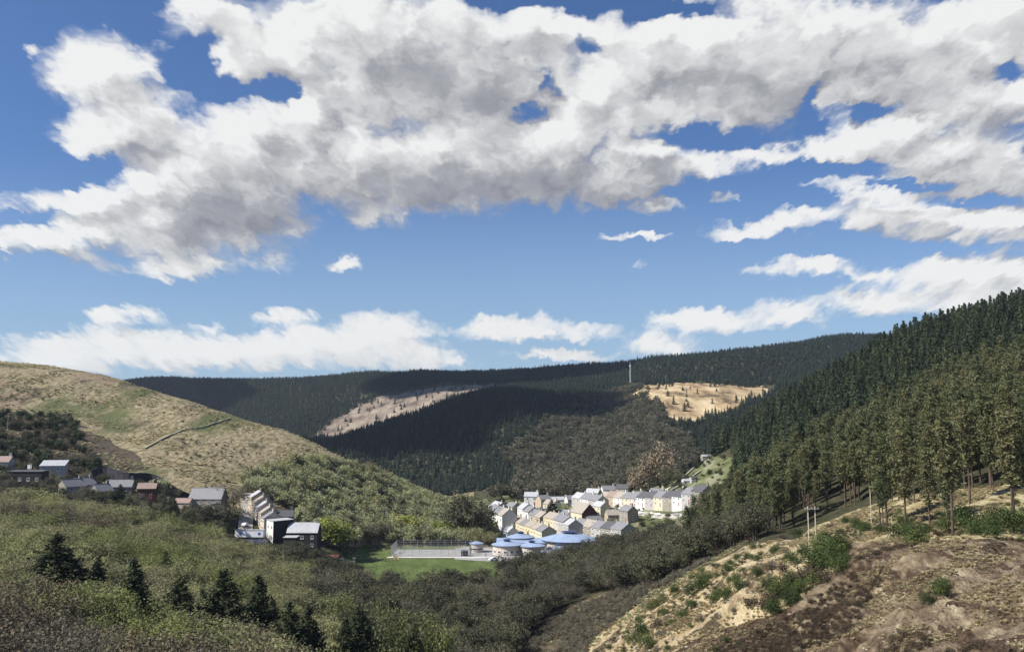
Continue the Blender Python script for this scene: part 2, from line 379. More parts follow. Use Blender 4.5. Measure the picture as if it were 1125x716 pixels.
def mesh_grid(name, X, Y, Zz):
    n, m = X.shape
    me = bpy.data.meshes.new(name)
    co = np.stack([X, Y, Zz], -1).reshape(-1, 3).astype(np.float32)
    idx = np.arange(n * m).reshape(n, m)
    q = np.stack([idx[:-1, :-1], idx[1:, :-1], idx[1:, 1:], idx[:-1, 1:]], -1).reshape(-1, 4)
    me.vertices.add(n * m); me.vertices.foreach_set('co', co.ravel())
    me.loops.add(q.size); me.loops.foreach_set('vertex_index', q.ravel().astype(np.int32))
    me.polygons.add(len(q)); me.polygons.foreach_set('loop_start', np.arange(0, q.size, 4, dtype=np.int32))
    me.polygons.foreach_set('use_smooth', np.ones(len(q), bool))
    me.update(calc_edges=True)
    return me
me = mesh_grid('hillsides', TX, TY, TZ)
def blur(a, n=2):
    for _ in range(n):
        a[1:-1, 1:-1] = (a[1:-1, 1:-1] * 2 + a[:-2, 1:-1] + a[2:, 1:-1] + a[1:-1, :-2] + a[1:-1, 2:]) / 6
    return a
for k in Z:
    at = me.attributes.new('z_' + k, 'FLOAT', 'POINT'); at.data.foreach_set('value', blur(Z[k].copy()).ravel().astype(np.float32))
ter = bpy.data.objects.new('hillsides', me); COL.objects.link(ter)
tag(ter, 'valley sides and floor of rough grass, bare spoil and woodland soil', 'terrain', kind='structure')

def terrain_mat():
    m, nt, b, out = new_mat('land')
    _n = nt.noise
    nt.noise = lambda v, sc, d=4, ro=.5: _n(v, sc, min(d, 5), ro, dim='2D')
    geo = nt.node('ShaderNodeNewGeometry'); pos0 = geo.outputs['Position']
    pos = nt.vmath('MULTIPLY', pos0, (1.15, .5, 1))
    def att(k):
        n = nt.node('ShaderNodeAttribute', attribute_name='z_' + k); return n.outputs['Fac']
    def msk(k, sc=.15, wid=.35):
        nz = nt.noise(pos, sc, 5, .65)
        v = nt.math('ADD', att(k), nt.math('MULTIPLY', nt.math('SUBTRACT', nz, .5), wid * 2.2))
        return nt.ramp(v, .42, .58)
    nA = nt.noise(pos, .04, 6, .6); nB = nt.noise(pos, .35, 6, .68); nC = nt.noise(pos, 1.6, 5, .7)
    big = nt.noise(pos, .012, 5, .6)
    def rp(f, stops):
        n = nt.node('ShaderNodeValToRGB'); nt.put(n.inputs[0], f); e = n.color_ramp.elements
        e[0].position, e[0].color = stops[0][0], stops[0][1] + (1,); e[1].position, e[1].color = stops[-1][0], stops[-1][1] + (1,)
        for p, c in stops[1:-1]: q = e.new(p); q.color = c + (1,)
        return n.outputs[0]
    wood = rp(nB, [(.3, (.028, .03, .016)), (.5, (.055, .055, .028)), (.7, (.085, .075, .045))])
    # rough hill pasture: straw, green, dead bracken
    straw = rp(nB, [(.32, (.12, .10, .052)), (.48, (.24, .20, .118)), (.66, (.37, .315, .20))])
    green = rp(nC, [(.3, (.06, .075, .025)), (.55, (.12, .13, .055)), (.75, (.19, .18, .09))])
    brack = rp(nC, [(.3, (.15, .10, .06)), (.55, (.27, .20, .14)), (.75, (.40, .33, .26))])
    hill = nt.mix(nt.ramp(nt.noise(pos, .02, 6, .62), .53, .66), straw, green)
    hill = nt.mix(nt.ramp(nt.noise(nt.vmath('ADD', pos, (300, 10, 0)), .013, 6, .65), .53, .62), hill, brack)
    hill = nt.mix(nt.math('MULTIPLY', nt.ramp(nt.noise(nt.vmath('ADD', pos, (30, 210, 0)), .03, 7, .7), .56, .66), .75), hill, (.055, .05, .028))
    colr = nt.mix(msk('hill', .06, .2), wood, hill)
    colr = nt.mix(nt.math('MULTIPLY', msk('scrub', .06, 1.1), .8), colr, (.045, .034, .03))
    fld = rp(nt.noise(pos, .11, 5, .6), [(.3, (.07, .10, .032)), (.5, (.10, .14, .042)), (.7, (.14, .165, .06))])
    colr = nt.mix(msk('field', .2, .12), colr, fld)
    fel = rp(nt.noise(pos, .03, 7, .7), [(.3, (.07, .055, .045)), (.46, (.17, .135, .105)), (.6, (.26, .215, .165)), (.75, (.32, .28, .22))])
    colr = nt.mix(msk('felled', .01, .45), colr, fel)
    st2 = rp(nt.noise(pos, .02, 7, .68), [(.34, (.10, .075, .045)), (.46, (.33, .235, .13)), (.6, (.50, .39, .23)), (.75, (.58, .47, .30))])
    colr = nt.mix(msk('straw', .012, .25), colr, st2)
    colr = nt.mix(nt.math('MULTIPLY', msk('rock', .02, .5), nt.ramp(nt.noise(pos, .03, 6, .6), .5, .58)), colr, (.33, .29, .23))
    vil = rp(nt.noise(pos, .09, 6, .62), [(.3, (.06, .075, .03)), (.48, (.11, .125, .05)), (.6, (.19, .18, .11)), (.75, (.30, .28, .22))])
    colr = nt.mix(msk('village', .1, .5), colr, vil)
    allot = rp(nt.noise(pos, .08, 6, .6), [(.3, (.07, .075, .035)), (.5, (.13, .145, .06)), (.7, (.26, .25, .17))])
    colr = nt.mix(msk('allot', .09, .8), colr, allot)
    spl = rp(nB, [(.3, (.04, .038, .022)), (.5, (.085, .07, .042)), (.72, (.16, .125, .08))])
    colr = nt.mix(msk('spoil', .08, .5), colr, spl)
    # sandy cut with scree streaks down the slope
    sv = pos
    snd = rp(nt.noise(sv, .28, 8, .68), [(.3, (.17, .125, .07)), (.43, (.34, .265, .15)), (.56, (.50, .41, .25)), (.72, (.58, .50, .33))])
    dirt = rp(nC, [(.3, (.045, .035, .022)), (.7, (.13, .10, .055))])
    snd = nt.mix(nt.ramp(nt.noise(pos, .14, 7, .7), .51, .60), snd, dirt)
    colr = nt.mix(msk('sand', .12, .45), colr, snd)
    bnk = rp(nt.noise(sv, .33, 8, .72), [(.3, (.07, .050, .032)), (.45, (.16, .12, .078)), (.58, (.26, .205, .135)), (.72, (.42, .36, .24))])
    hth = rp(nC, [(.35, (.028, .020, .012)), (.65, (.10, .064, .038))])
    bnk = nt.mix(nt.ramp(nt.noise(nt.vmath('ADD', pos, (17, 3, 0)), .055, 7, .7), .48, .56), bnk, hth)
    colr = nt.mix(msk('bank', .12, .3), colr, bnk)
    vg = rp(nt.noise(pos, .4, 7, .7), [(.3, (.13, .10, .045)), (.46, (.30, .25, .13)), (.6, (.45, .39, .23)), (.75, (.52, .46, .30))])
    vg = nt.mix(nt.ramp(nt.noise(pos, .13, 7, .65), .53, .62), vg, (.10, .085, .042))
    colr = nt.mix(msk('verge', .12, .35), colr, vg)
    nt.l.new(colr, b.inputs['Base Color']); b.inputs['Roughness'].default_value = .95; b.inputs['Specular IOR Level'].default_value = .15
    bp = nt.node('ShaderNodeBump'); bp.inputs['Strength'].default_value = .9; bp.inputs['Distance'].default_value = .8
    nt.put(bp.inputs['Height'], nt.math('ADD', nt.noise(pos, 1.3, 7, .75), nt.math('MULTIPLY', nt.noise(pos, .3, 4, .7), 1.4))); nt.l.new(bp.outputs[0], b.inputs['Normal'])
    return m
me.materials.append(terrain_mat())
# ------------------------------------------------------------------ mesh helpers
def mesh_from(name, verts, faces, mats=(), smooth=False, mi=None):
    me = bpy.data.meshes.new(name)
    verts = np.asarray(verts, np.float32)
    if isinstance(faces, np.ndarray):
        k = faces.shape[1]
        me.vertices.add(len(verts)); me.vertices.foreach_set('co', verts.ravel())
        me.loops.add(faces.size); me.loops.foreach_set('vertex_index', faces.ravel().astype(np.int32))
        me.polygons.add(len(faces)); me.polygons.foreach_set('loop_start', np.arange(0, faces.size, k, dtype=np.int32))
        me.update(calc_edges=True)
    else:
        me.from_pydata([tuple(map(float, v)) for v in verts], [], [tuple(f) for f in faces]); me.update()
    for m in mats: me.materials.append(m)
    if smooth: me.polygons.foreach_set('use_smooth', np.ones(len(me.polygons), bool))
    if mi is not None: me.polygons.foreach_set('material_index', np.asarray(mi, np.int32))
    return me
def rotz(a): c, s = math.cos(a), math.sin(a); return np.array([[c, -s, 0], [s, c, 0], [0, 0, 1]])
def tube(path, radii, n=6):
    """tapered tube along a path: verts, quads"""
    path = np.asarray(path, float); V = []; Fq = []
    for i, p in enumerate(path):
        t = path[min(i + 1, len(path) - 1)] - path[max(i - 1, 0)]; t = t / (np.linalg.norm(t) + 1e-9)
        u = np.cross(t, [0, 0, 1.] if abs(t[2]) < .9 else [1., 0, 0]); u /= np.linalg.norm(u); w = np.cross(t, u)
        for k in range(n):
            a = 2 * math.pi * k / n; V.append(p + radii[i] * (u * math.cos(a) + w * math.sin(a)))
    for i in range(len(path) - 1):
        for k in range(n):
            a = i * n + k; b = i * n + (k + 1) % n; Fq.append((a, b, b + n, a + n))
    return np.array(V), np.array(Fq)
class Acc:
    def __init__(s): s.v = []; s.f = []; s.n = 0
    def add(s, v, f): s.v.append(v); s.f.append(np.asarray(f) + s.n); s.n += len(v)
    def get(s): return np.concatenate(s.v), np.concatenate(s.f)
def leaves(r, centers, normals, size, asp=1.6):
    """leaf-sized quads"""
    n = len(centers)
    nr = normals + r.normal(0, .55, (n, 3)); nr /= np.linalg.norm(nr, axis=1)[:, None]
    h = r.normal(0, 1, (n, 3)); u = np.cross(nr, h); u /= np.linalg.norm(u, axis=1)[:, None]; w = np.cross(nr, u)
    s = (size * r.uniform(.6, 1.35, n))[:, None]
    a, b = u * s * asp * .5, w * s * .5
    V = np.stack([centers - a, centers + b * .9, centers + a, centers - b * .9], 1).reshape(-1, 3)
    return V, np.arange(4 * n).reshape(n, 4)

def foliage_mat(name, c0, c1, c2, trans=.25, rnd=.35):
    """leaf colour differs from tree to tree and from clump to clump, as real leaves do"""
    m, nt, b, out = new_mat(name)
    oi = nt.node('ShaderNodeObjectInfo'); geo = nt.node('ShaderNodeNewGeometry'); tc = nt.node('ShaderNodeTexCoord')
    nz = nt.noise(tc.outputs['Object'], .9, 2, .5)
    f = nt.math('ADD', nt.math('MULTIPLY', oi.outputs['Random'], rnd * 2), nt.math('MULTIPLY', nt.math('SUBTRACT', nz, .5), 1.3))
    f = nt.math('ADD', f, nt.math('SUBTRACT', .5, rnd), clamp=True)
    cr = nt.node('ShaderNodeValToRGB'); nt.put(cr.inputs[0], f); e = cr.color_ramp.elements
    e[0].position = .1; e[0].color = c0 + (1,); e[1].position = .9; e[1].color = c2 + (1,); q = e.new(.5); q.color = c1 + (1,)
    c = cr.outputs[0]
    nt.l.new(c, b.inputs['Base Color']); b.inputs['Roughness'].default_value = .75; b.inputs['Specular IOR Level'].default_value = .2
    if trans:
        t = nt.node('ShaderNodeBsdfTranslucent'); nt.l.new(c, t.inputs[0])
        mx = nt.node('ShaderNodeMixShader'); mx.inputs[0].default_value = trans
        nt.l.new(b.outputs[0], mx.inputs[1]); nt.l.new(t.outputs[0], mx.inputs[2]); nt.l.new(mx.outputs[0], out.inputs[0])
    return m
def plain_mat(name, c, rough=.8, var=.25, scale=1.5, spec=.3, metal=0, c2=None, bump=0):
    m, nt, b, out = new_mat(name)
    tc = nt.node('ShaderNodeTexCoord'); oi = nt.node('ShaderNodeObjectInfo')
    nz = nt.noise(nt.vmath('ADD', tc.outputs['Object'], nt.vmath('SCALE', (1, 1, 1), scale=nt.math('MULTIPLY', oi.outputs['Random'], 50.))), scale, 5, .6)
    lo = tuple(x * (1 - var) for x in c); hi = c2 or tuple(min(1, x * (1 + var)) for x in c)
    col = nt.mix(nt.ramp(nz, .3, .7), lo, hi)
    nt.l.new(col, b.inputs['Base Color']); b.inputs['Roughness'].default_value = rough; b.inputs['Specular IOR Level'].default_value = spec; b.inputs['Metallic'].default_value = metal
    if bump:
        bp = nt.node('ShaderNodeBump'); bp.inputs['Strength'].default_value = bump; bp.inputs['Distance'].default_value = .05
        nt.put(bp.inputs['Height'], nz); nt.l.new(bp.outputs[0], b.inputs['Normal'])
    return m
M_bark = plain_mat('bark', (.075, .058, .045), .95, .35, 3)
M_barkred = plain_mat('pine_bark', (.085, .06, .046), .95, .4, 2)
M_barkpale = plain_mat('pale_bark', (.17, .15, .125), .95, .3, 3)
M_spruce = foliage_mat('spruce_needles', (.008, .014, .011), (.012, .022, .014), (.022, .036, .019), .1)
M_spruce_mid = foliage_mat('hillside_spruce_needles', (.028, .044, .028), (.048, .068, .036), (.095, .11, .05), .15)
M_pine = foliage_mat('pine_needles', (.085, .102, .05), (.125, .14, .064), (.18, .165, .08), .35)
M_dark = foliage_mat('dark_pine_needles', (.020, .028, .013), (.034, .046, .019), (.058, .074, .028), .15, .2)
M_olive = foliage_mat('olive_spring_leaves', (.19, .18, .105), (.26, .255, .13), (.32, .32, .145), .4)
M_grey = foliage_mat('bare_budding_twigs', (.10, .088, .066), (.135, .122, .09), (.17, .155, .105), .25)
M_green = foliage_mat('fresh_spring_leaves', (.12, .14, .058), (.17, .19, .072), (.23, .25, .09), .4)
M_brown = foliage_mat('brown_twigs', (.09, .072, .048), (.125, .10, .066), (.165, .14, .085), .2)
M_valley = foliage_mat('valley_wood_leaves', (.055, .058, .036), (.085, .085, .052), (.12, .12, .066), .3)
M_gorse = foliage_mat('gorse_leaves', (.035, .055, .016), (.058, .085, .024), (.10, .125, .035), .25)
M_straw = foliage_mat('dry_grass', (.30, .245, .14), (.43, .36, .21), (.54, .47, .30), .35)
M_slope = foliage_mat('slope_leaves', (.29, .305, .18), (.36, .38, .215), (.43, .45, .24), .45)
M_lime = foliage_mat('lime_leaves', (.20, .24, .05), (.28, .31, .07), (.36, .38, .10), .4)
M_heath = foliage_mat('heather_twigs', (.03, .022, .015), (.055, .04, .026), (.085, .062, .038), .05)

# ------------------------------------------------------------------ tree kinds (unit: metres); each gives trunk mesh + crown mesh
def conifer_low(seed, h, rad, tiers=9, mat=None, base=.08):
    """spruce seen from far: drooping whorls of ragged fans"""
    r = np.random.default_rng(seed); V = []; Fq = []; n = 0
    for t in range(tiers):
        f = t / (tiers - 1); z = h * (base + (1 - base) * f ** .92); rr = rad * (1 - f) ** .85 * r.uniform(.8, 1.15) + .12
        drop = h * (1 - base) / tiers * 1.5; k = 7; a0 = r.uniform(0, 6.28)
        for i in range(k):
            a = a0 + 6.283 * i / k + r.normal(0, .15); q = rr * r.uniform(.65, 1.2); w = 6.283 / k * .62
            V += [(0, 0, z + drop * .35), (q * .75 * math.cos(a - w), q * .75 * math.sin(a - w), z - drop * .35),
                  (q * math.cos(a), q * math.sin(a), z - drop * .55), (q * .75 * math.cos(a + w), q * .75 * math.sin(a + w), z - drop * .35)]
            Fq.append((n, n + 1, n + 2, n + 3)); n += 4
    V += [(.1, 0, h * .93), (-.05, .09, h * .93), (-.05, -.09, h * .93), (0, 0, h * 1.03)]; Fq += [(n, n + 1, n + 3, n + 3)]
    Fq[-1] = (n, n + 1, n + 3, n + 2)
    return mesh_from('crown', V, np.array(Fq), [mat])
def conifer_branchy(seed, h, rad, mat, base=.06, per=11, whorl=.42, needle=.30, up=.15, dens=1.0, wide=.75):
    """conifer with separate boughs carrying needle clumps: ragged outline"""
    r = np.random.default_rng(seed); C = []; N = []; A = Acc()
    z = h * base
    while z < h * .97:
        f = (z - h * base) / (h * (1 - base)); rr = rad * (1 - f) ** wide * (.85 if f < .12 else 1) + .15
        k = max(3, int(per * (1 - f * .6))); a0 = r.uniform(0, 6.28)
        for i in range(k):
            if r.random() < .12: continue
            a = a0 + 6.283 * i / k + r.normal(0, .25); L = rr * r.uniform(.55, 1.25); d = np.array([math.cos(a), math.sin(a), 0])
            dz = up * L + r.normal(0, .08) * L; m = max(3, int(L / .22 * dens))
            t = np.linspace(.2, 1, m) ** .8
            P_ = np.array([0, 0, z]) + d * (L * t)[:, None] + np.array([0, 0, 1]) * (dz * t * t - .12 * L * t)[:, None]
            for j in range(3):
                Q = P_ + r.normal(0, 1, P_.shape) * np.array([.16, .16, .12]) * (1 + L * .2)
                C.append(Q); N.append(np.tile([0, 0, 1.], (m, 1)) + d * .3)
        z += whorl * r.uniform(.75, 1.25) * (1 - .45 * f)
    C = np.concatenate(C); N = np.concatenate(N)
    V, Fq = leaves(r, C, N, needle, 2.0)
    top = np.array([[0, 0, h * .9], [0, 0, h]]); v, f = tube(top, [.12, .02], 4); A.add(V, Fq); A.add(v, f)
    V, Fq = A.get()
    return mesh_from('crown', V, Fq, [mat])
def straight_trunk(seed, h, r0, mat, lean=.15):
    r = np.random.default_rng(seed + 99); n = 6
    p = np.array([[r.normal(0, lean) * (i > 0) * .5, r.normal(0, lean) * (i > 0) * .5, h * i / (n - 1)] for i in range(n)])
    p[0, 2] = -1.0
    v, f = tube(p, np.linspace(r0, r0 * .15, n), 7); return mesh_from('trunk', v, f, [mat], True), p
def pine(seed, h, mat, crown_from=.42, rad=2.4, n_b=46, needle=.34):
    """plantation pine: bare lower stem with dead stubs, open brushy upper crown"""
    r = np.random.default_rng(seed); me_t, path = straight_trunk(seed, h * .97, .12 + h * .005, M_barkred)
    A = Acc(); C = []; N = []
    for i in range(n_b):
        f = (i + .5) / n_b; z = h * (crown_from + (1 - crown_from) * f); a = i * 2.4 + r.normal(0, .4)
        L = rad * (.45 + .75 * math.sin(math.pi * min(1, (1 - f) * .9 + .08)) ) * r.uniform(.6, 1.25) * (1 - .45 * f); d = np.array([math.cos(a), math.sin(a), 0])
        b0 = np.array([np.interp(z, path[:, 2], path[:, 0]), np.interp(z, path[:, 2], path[:, 1]), z])
        tip = b0 + d * L + np.array([0, 0, L * r.uniform(.1, .55)])
        v, f_ = tube([b0, (b0 + tip) / 2 + [0, 0, -.1], tip], [.05, .035, .015], 4); A.add(v, f_)
        m = int(22 + L * 14); t = r.uniform(.3, 1.05, m)
        Q = b0 + (tip - b0) * t[:, None] + r.normal(0, 1, (m, 3)) * np.array([.34, .34, .26])
        C.append(Q); N.append(np.tile([0, 0, .8], (m, 1)) + r.normal(0, .4, (m, 3)))
    for i in range(10):
        z = h * r.uniform(.1, crown_from); a = r.uniform(0, 6.28); L = r.uniform(.3, 1.1)
        b0 = np.array([np.interp(z, path[:, 2], path[:, 0]), np.interp(z, path[:, 2], path[:, 1]), z])
        v, f_ = tube([b0, b0 + [math.cos(a) * L, math.sin(a) * L, -.1 * L]], [.03, .008], 3)
    vb, fb = A.get(); C = np.concatenate(C); N = np.concatenate(N); V, Fq = leaves(r, C, N, needle, 2.2)
    n0 = len(V); V = np.concatenate([V, vb]); F4 = np.concatenate([Fq, fb + n0])
    mi = np.concatenate([np.zeros(len(Fq), int), np.ones(len(fb), int)])
    return me_t, mesh_from('crown', V, F4, [mat, M_barkred], mi=mi)
def broadleaf(seed, h, rad, mat, n_limb=9, leaf=.3, n_leaf=1500, bark=M_bark, twigs=True, squat=.25, multi=3):
    """spring tree: several stems, limbs, twig tips carrying thin leaf clumps so that gaps show"""
    r = np.random.default_rng(seed); T = Acc(); B = Acc(); tips = []
    for s_ in range(multi):
        a = r.uniform(0, 6.28); lean = r.uniform(.05, .3); hh = h * r.uniform(.35, .6)
        p1 = np.array([math.cos(a) * lean * hh, math.sin(a) * lean * hh, hh]); p0 = np.array([math.cos(a) * .15, math.sin(a) * .15, -.8])
        v, f = tube([p0, p1 * .5 + [0, 0, .1], p1], [.05 + h * .013, .04 + h * .009, .03 + h * .006], 5); T.add(v, f)
        for i in range(n_limb // multi + 1):
            b = r.uniform(0, 6.28); st = p1 * r.uniform(.55, 1)
            e = np.array([math.cos(b) * rad * r.uniform(.3, .8), math.sin(b) * rad * r.uniform(.3, .8), 0]) + [p1[0], p1[1], h * r.uniform(.45, .95)]
            e[2] = min(e[2], h * .95 - .35 * (e[0]**2 + e[1]**2) / rad ** 2 * h * .5)
            v, f = tube([st, (st + e) / 2 + r.normal(0, .15, 3), e], [.07, .045, .02], 4); B.add(v, f)
            for j in range(4):
                q = e + r.normal(0, 1, 3) * np.array([rad * .3, rad * .3, h * .09]); tips.append(q)
                if twigs:
                    v, f = tube([e, q], [.025, .006], 3); B.add(v, f)
    tips = np.array(tips)
    # extra clumps fill an uneven dome
    m = int(n_limb * 3.2); a = r.uniform(0, 6.28, m); el = r.uniform(-.25, 1, m); q = r.uniform(.55, 1, m)
    lob = 1 + .28 * np.sin(a * 3 + seed) * (el > .1)
    dome = np.stack([np.cos(a) * np.sqrt(1 - el**2) * rad * q * lob, np.sin(a) * np.sqrt(1 - el**2) * rad * q * lob, h * (.52 + .44 * el * q * lob)], 1)
    cl = np.concatenate([tips, dome]); w = r.uniform(.4, 1, len(cl)); k = (w / w.sum() * n_leaf).astype(int) + 1
    cen = np.repeat(cl, k, 0); sp_ = np.repeat(r.uniform(.10, .22, len(cl)) * rad, k)[:, None]
    off = r.normal(0, 1, cen.shape) * sp_ * [1, 1, .8]
    C = cen + off; C[:, 2] = np.maximum(C[:, 2], h * .06)
    N = off / (np.linalg.norm(off, axis=1)[:, None] + 1e-6) * .5 + [0, 0, .6]
    V, Fq = leaves(r, C, N, leaf, 1.4)
    vb, fb = B.get(); n0 = len(V)
    V = np.concatenate([V, vb]); F4 = np.concatenate([Fq, fb + n0]); mi = np.concatenate([np.zeros(len(Fq), int), np.ones(len(fb), int)])
    tv, tf = T.get()
    return mesh_from('trunk', tv, tf, [bark], True), mesh_from('crown', V, F4, [mat, bark], mi=mi)
def bush_mesh(seed, h, rad, mat, n=1500, leaf=.10, stems=True):
    r = np.random.default_rng(seed); m = 22
    a = r.uniform(0, 6.28, m); q = r.uniform(0, .75, m) * rad
    cl = np.stack([np.cos(a) * q, np.sin(a) * q, h * r.uniform(.3, .72, m)], 1); k = n // m
    cen = np.repeat(cl, k, 0); off = r.normal(0, 1, cen.shape) * np.array([rad * .2, rad * .2, h * .17])
    C = cen + off; C[:, 2] = np.abs(C[:, 2])
    V, Fq = leaves(r, C, off / (np.linalg.norm(off, axis=1)[:, None] + 1e-6) + [0, 0, .5], leaf, 1.6)
    return mesh_from('foliage', V, Fq, [mat])

# ------------------------------------------------------------------ placing
def empty(name, loc, rz=0, sc=1):
    o = bpy.data.objects.new(name, None); COL.objects.link(o); o.location = loc; o.rotation_euler = (0, 0, rz)
    if sc != 1: o.scale = (sc,) * 3 if not isinstance(sc, tuple) else sc
    o.empty_display_size = .5; return o
def child(name, me, parent, loc=None, mats=None):
    o = bpy.data.objects.new(name, me); COL.objects.link(o); o.parent = parent
    if loc is not None: o.location = loc
    return o
def tree(name, kind, loc, rz, sc, label, cat, group):
    """one tree: an Empty at its foot with trunk and crown"""
    e = empty(name, loc, rz, sc); child('trunk', kind[0], e); child('crown', kind[1], e)
    return tag(e, label, cat, group)
def stuff_instances(name, pts, scales, rots, meshes, label, cat, seed=0):
    """a wood that reads as one mass: one object whose points carry trees through geometry nodes"""
    me = bpy.data.meshes.new(name); n = len(pts)
    me.vertices.add(n); me.vertices.foreach_set('co', np.asarray(pts, np.float32).ravel())
    for nm, arr in (('sc', scales), ('rz', rots)):
        at = me.attributes.new(nm, 'FLOAT', 'POINT'); at.data.foreach_set('value', np.asarray(arr, np.float32))
    at = me.attributes.new('pick', 'INT', 'POINT'); at.data.foreach_set('value', np.random.default_rng(seed).integers(0, len(meshes), n).astype(np.int32))
    ob = bpy.data.objects.new(name, me); COL.objects.link(ob)
    tag(ob, label, cat, kind='stuff')
    ng = bpy.data.node_groups.new(name + '_scatter', 'GeometryNodeTree')
    ng.interface.new_socket('Geometry', in_out='INPUT', socket_type='NodeSocketGeometry'); ng.interface.new_socket('Geometry', in_out='OUTPUT', socket_type='NodeSocketGeometry')
    G = NT(ng); gi = G.node('NodeGroupInput'); go = G.node('NodeGroupOutput')
    join = G.node('GeometryNodeJoinGeometry')
    def named(nm, ty):
        a = G.node('GeometryNodeInputNamedAttribute', data_type=ty); a.inputs[0].default_value = nm; return a.outputs[0]
    for i, m_ in enumerate(meshes):
        src = bpy.data.objects.new(name + '_source', m_)     # not linked to the scene: only a shape for the scatter
        oi = G.node('GeometryNodeObjectInfo'); oi.inputs['Object'].default_value = src; oi.inputs['As Instance'].default_value = True
        cmp = G.node('FunctionNodeCompare', data_type='INT', operation='EQUAL')
        G.l.new(named('pick', 'INT'), cmp.inputs[2]); cmp.inputs[3].default_value = i
        ip = G.node('GeometryNodeInstanceOnPoints')
        G.l.new(gi.outputs[0], ip.inputs['Points']); G.l.new(cmp.outputs[0], ip.inputs['Selection']); G.l.new(oi.outputs['Geometry'], ip.inputs['Instance'])
        cx = G.node('ShaderNodeCombineXYZ'); G.l.new(named('rz', 'FLOAT'), cx.inputs[2])
        G.l.new(cx.outputs[0], ip.inputs['Rotation'])
        cs = G.node('ShaderNodeCombineXYZ')
        for j in range(3): G.l.new(named('sc', 'FLOAT'), cs.inputs[j])
        G.l.new(cs.outputs[0], ip.inputs['Scale']); G.l.new(ip.outputs[0], join.inputs[0])
    G.l.new(join.outputs[0], go.inputs[0])
    md = ob.modifiers.new('scatter', 'NODES'); md.node_group = ng
    return ob
# scatter points on the ground inside a region outlined in the photograph's bearings and heights, between two distances
_occ = None
def visible_map():
    """running minimum of photo height along each bearing: tells which ground lies behind nearer ground"""
    global _occ
    px, py = project(TX, TY, TZ)
    _occ = np.minimum.accumulate(py, axis=1)
visible_map()
def hidden(x, y, z, top):
    """true where even a tree of this height cannot be seen over the ground in front"""
    a = np.asarray(x) / np.asarray(y)
    i = np.clip(((a - Agrid[0]) / (Agrid[1] - Agrid[0])).round().astype(int), 0, NA - 1)
    _, py = project(x, y, z + top); out = np.zeros(len(i), bool)
    for k in np.unique(i):
        m = i == k
        j = np.clip(np.searchsorted(TY[k], np.asarray(y)[m]) - 1, 0, NRr - 1)
        out[m] = py[m] > _occ[k][j] + 1.5
    return out
def scatter(region, Y0, Y1, spacing, r, jitter=.5, xlim=(-.78, .78), poly_raw=False, top=12):
    """jittered grid on the ground; region(px,py) -> bool on projected photo position"""
    ys = np.arange(Y0, Y1, spacing); X = []; Yv = []
    for y in ys:
        xs = np.arange(xlim[0] * y, xlim[1] * y, spacing); X.append(xs + r.uniform(-jitter, jitter, len(xs)) * spacing); Yv.append(np.full(len(xs), y) + r.uniform(-jitter, jitter, len(xs)) * spacing)
    X = np.concatenate(X); Yv = np.concatenate(Yv)
    z = grounds(X, Yv); px, py = project(X, Yv, z)
    m = region(px, py, X, Yv)
    X, Yv, z = X[m], Yv[m], z[m]
    if len(X) == 0: return np.zeros((0, 3))
    h = hidden(X, Yv, z, top)
    return np.stack([X, Yv, z], 1)[~h]
def poly(*pts):
    return lambda px, py, X, Y: inpoly(px + fbm(X / 30, Y / 45, 3, 71) * 10, py + fbm(X / 30, Y / 45, 3, 77) * 5, pts)
# ------------------------------------------------------------------ kinds
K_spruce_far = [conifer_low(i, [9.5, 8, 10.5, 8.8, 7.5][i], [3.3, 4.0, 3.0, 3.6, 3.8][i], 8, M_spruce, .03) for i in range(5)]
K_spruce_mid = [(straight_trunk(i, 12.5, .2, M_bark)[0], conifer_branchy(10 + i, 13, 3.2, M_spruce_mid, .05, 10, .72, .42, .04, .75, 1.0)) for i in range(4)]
K_pine = [pine(20 + i, 15.5, M_pine, [.36, .3, .44, .26, .4, .32][i], [2.0, 2.3, 1.7, 2.4, 1.9, 2.1][i], needle=.27) for i in range(6)]
K_dark = [(straight_trunk(i + 40, 11, .22, M_bark, .08)[0], conifer_branchy(40 + i, 12, 4.6, M_dark, .04, 10, .6, .26, .30, 2.0, 1.05)) for i in range(3)]
def blk(seed, mats, n, **kw): return [broadleaf(seed + i, 6.2, 3.0, mats[i % len(mats)], **kw) for i in range(n)]
K_olive = blk(60, [M_olive], 5, n_leaf=3600, leaf=.19)
K_greyt = blk(70, [M_grey], 3, n_leaf=2600, leaf=.15)
K_brownt = blk(80, [M_brown], 3, n_leaf=2300, leaf=.18)
K_green = blk(90, [M_green], 3, n_leaf=3600, leaf=.19)
K_valley = blk(100, [M_valley], 4, n_leaf=2600, leaf=.26)
K_far_broad = [broadleaf(110 + i, 9, 3.6, M_valley, n_leaf=420, leaf=.9, n_limb=6, twigs=False) for i in range(3)]
K_far_grey = [broadleaf(114 + i, 9, 3.4, M_grey, n_leaf=420, leaf=.8, n_limb=6, twigs=False) for i in range(2)]
K_mid_olive = [broadleaf(120 + i, 6.5, 3.0, [M_slope, M_slope, M_olive][i % 3], n_leaf=900, leaf=.45, n_limb=8) for i in range(3)]
def rr_(r, n, a, b): return r.uniform(a, b, n)
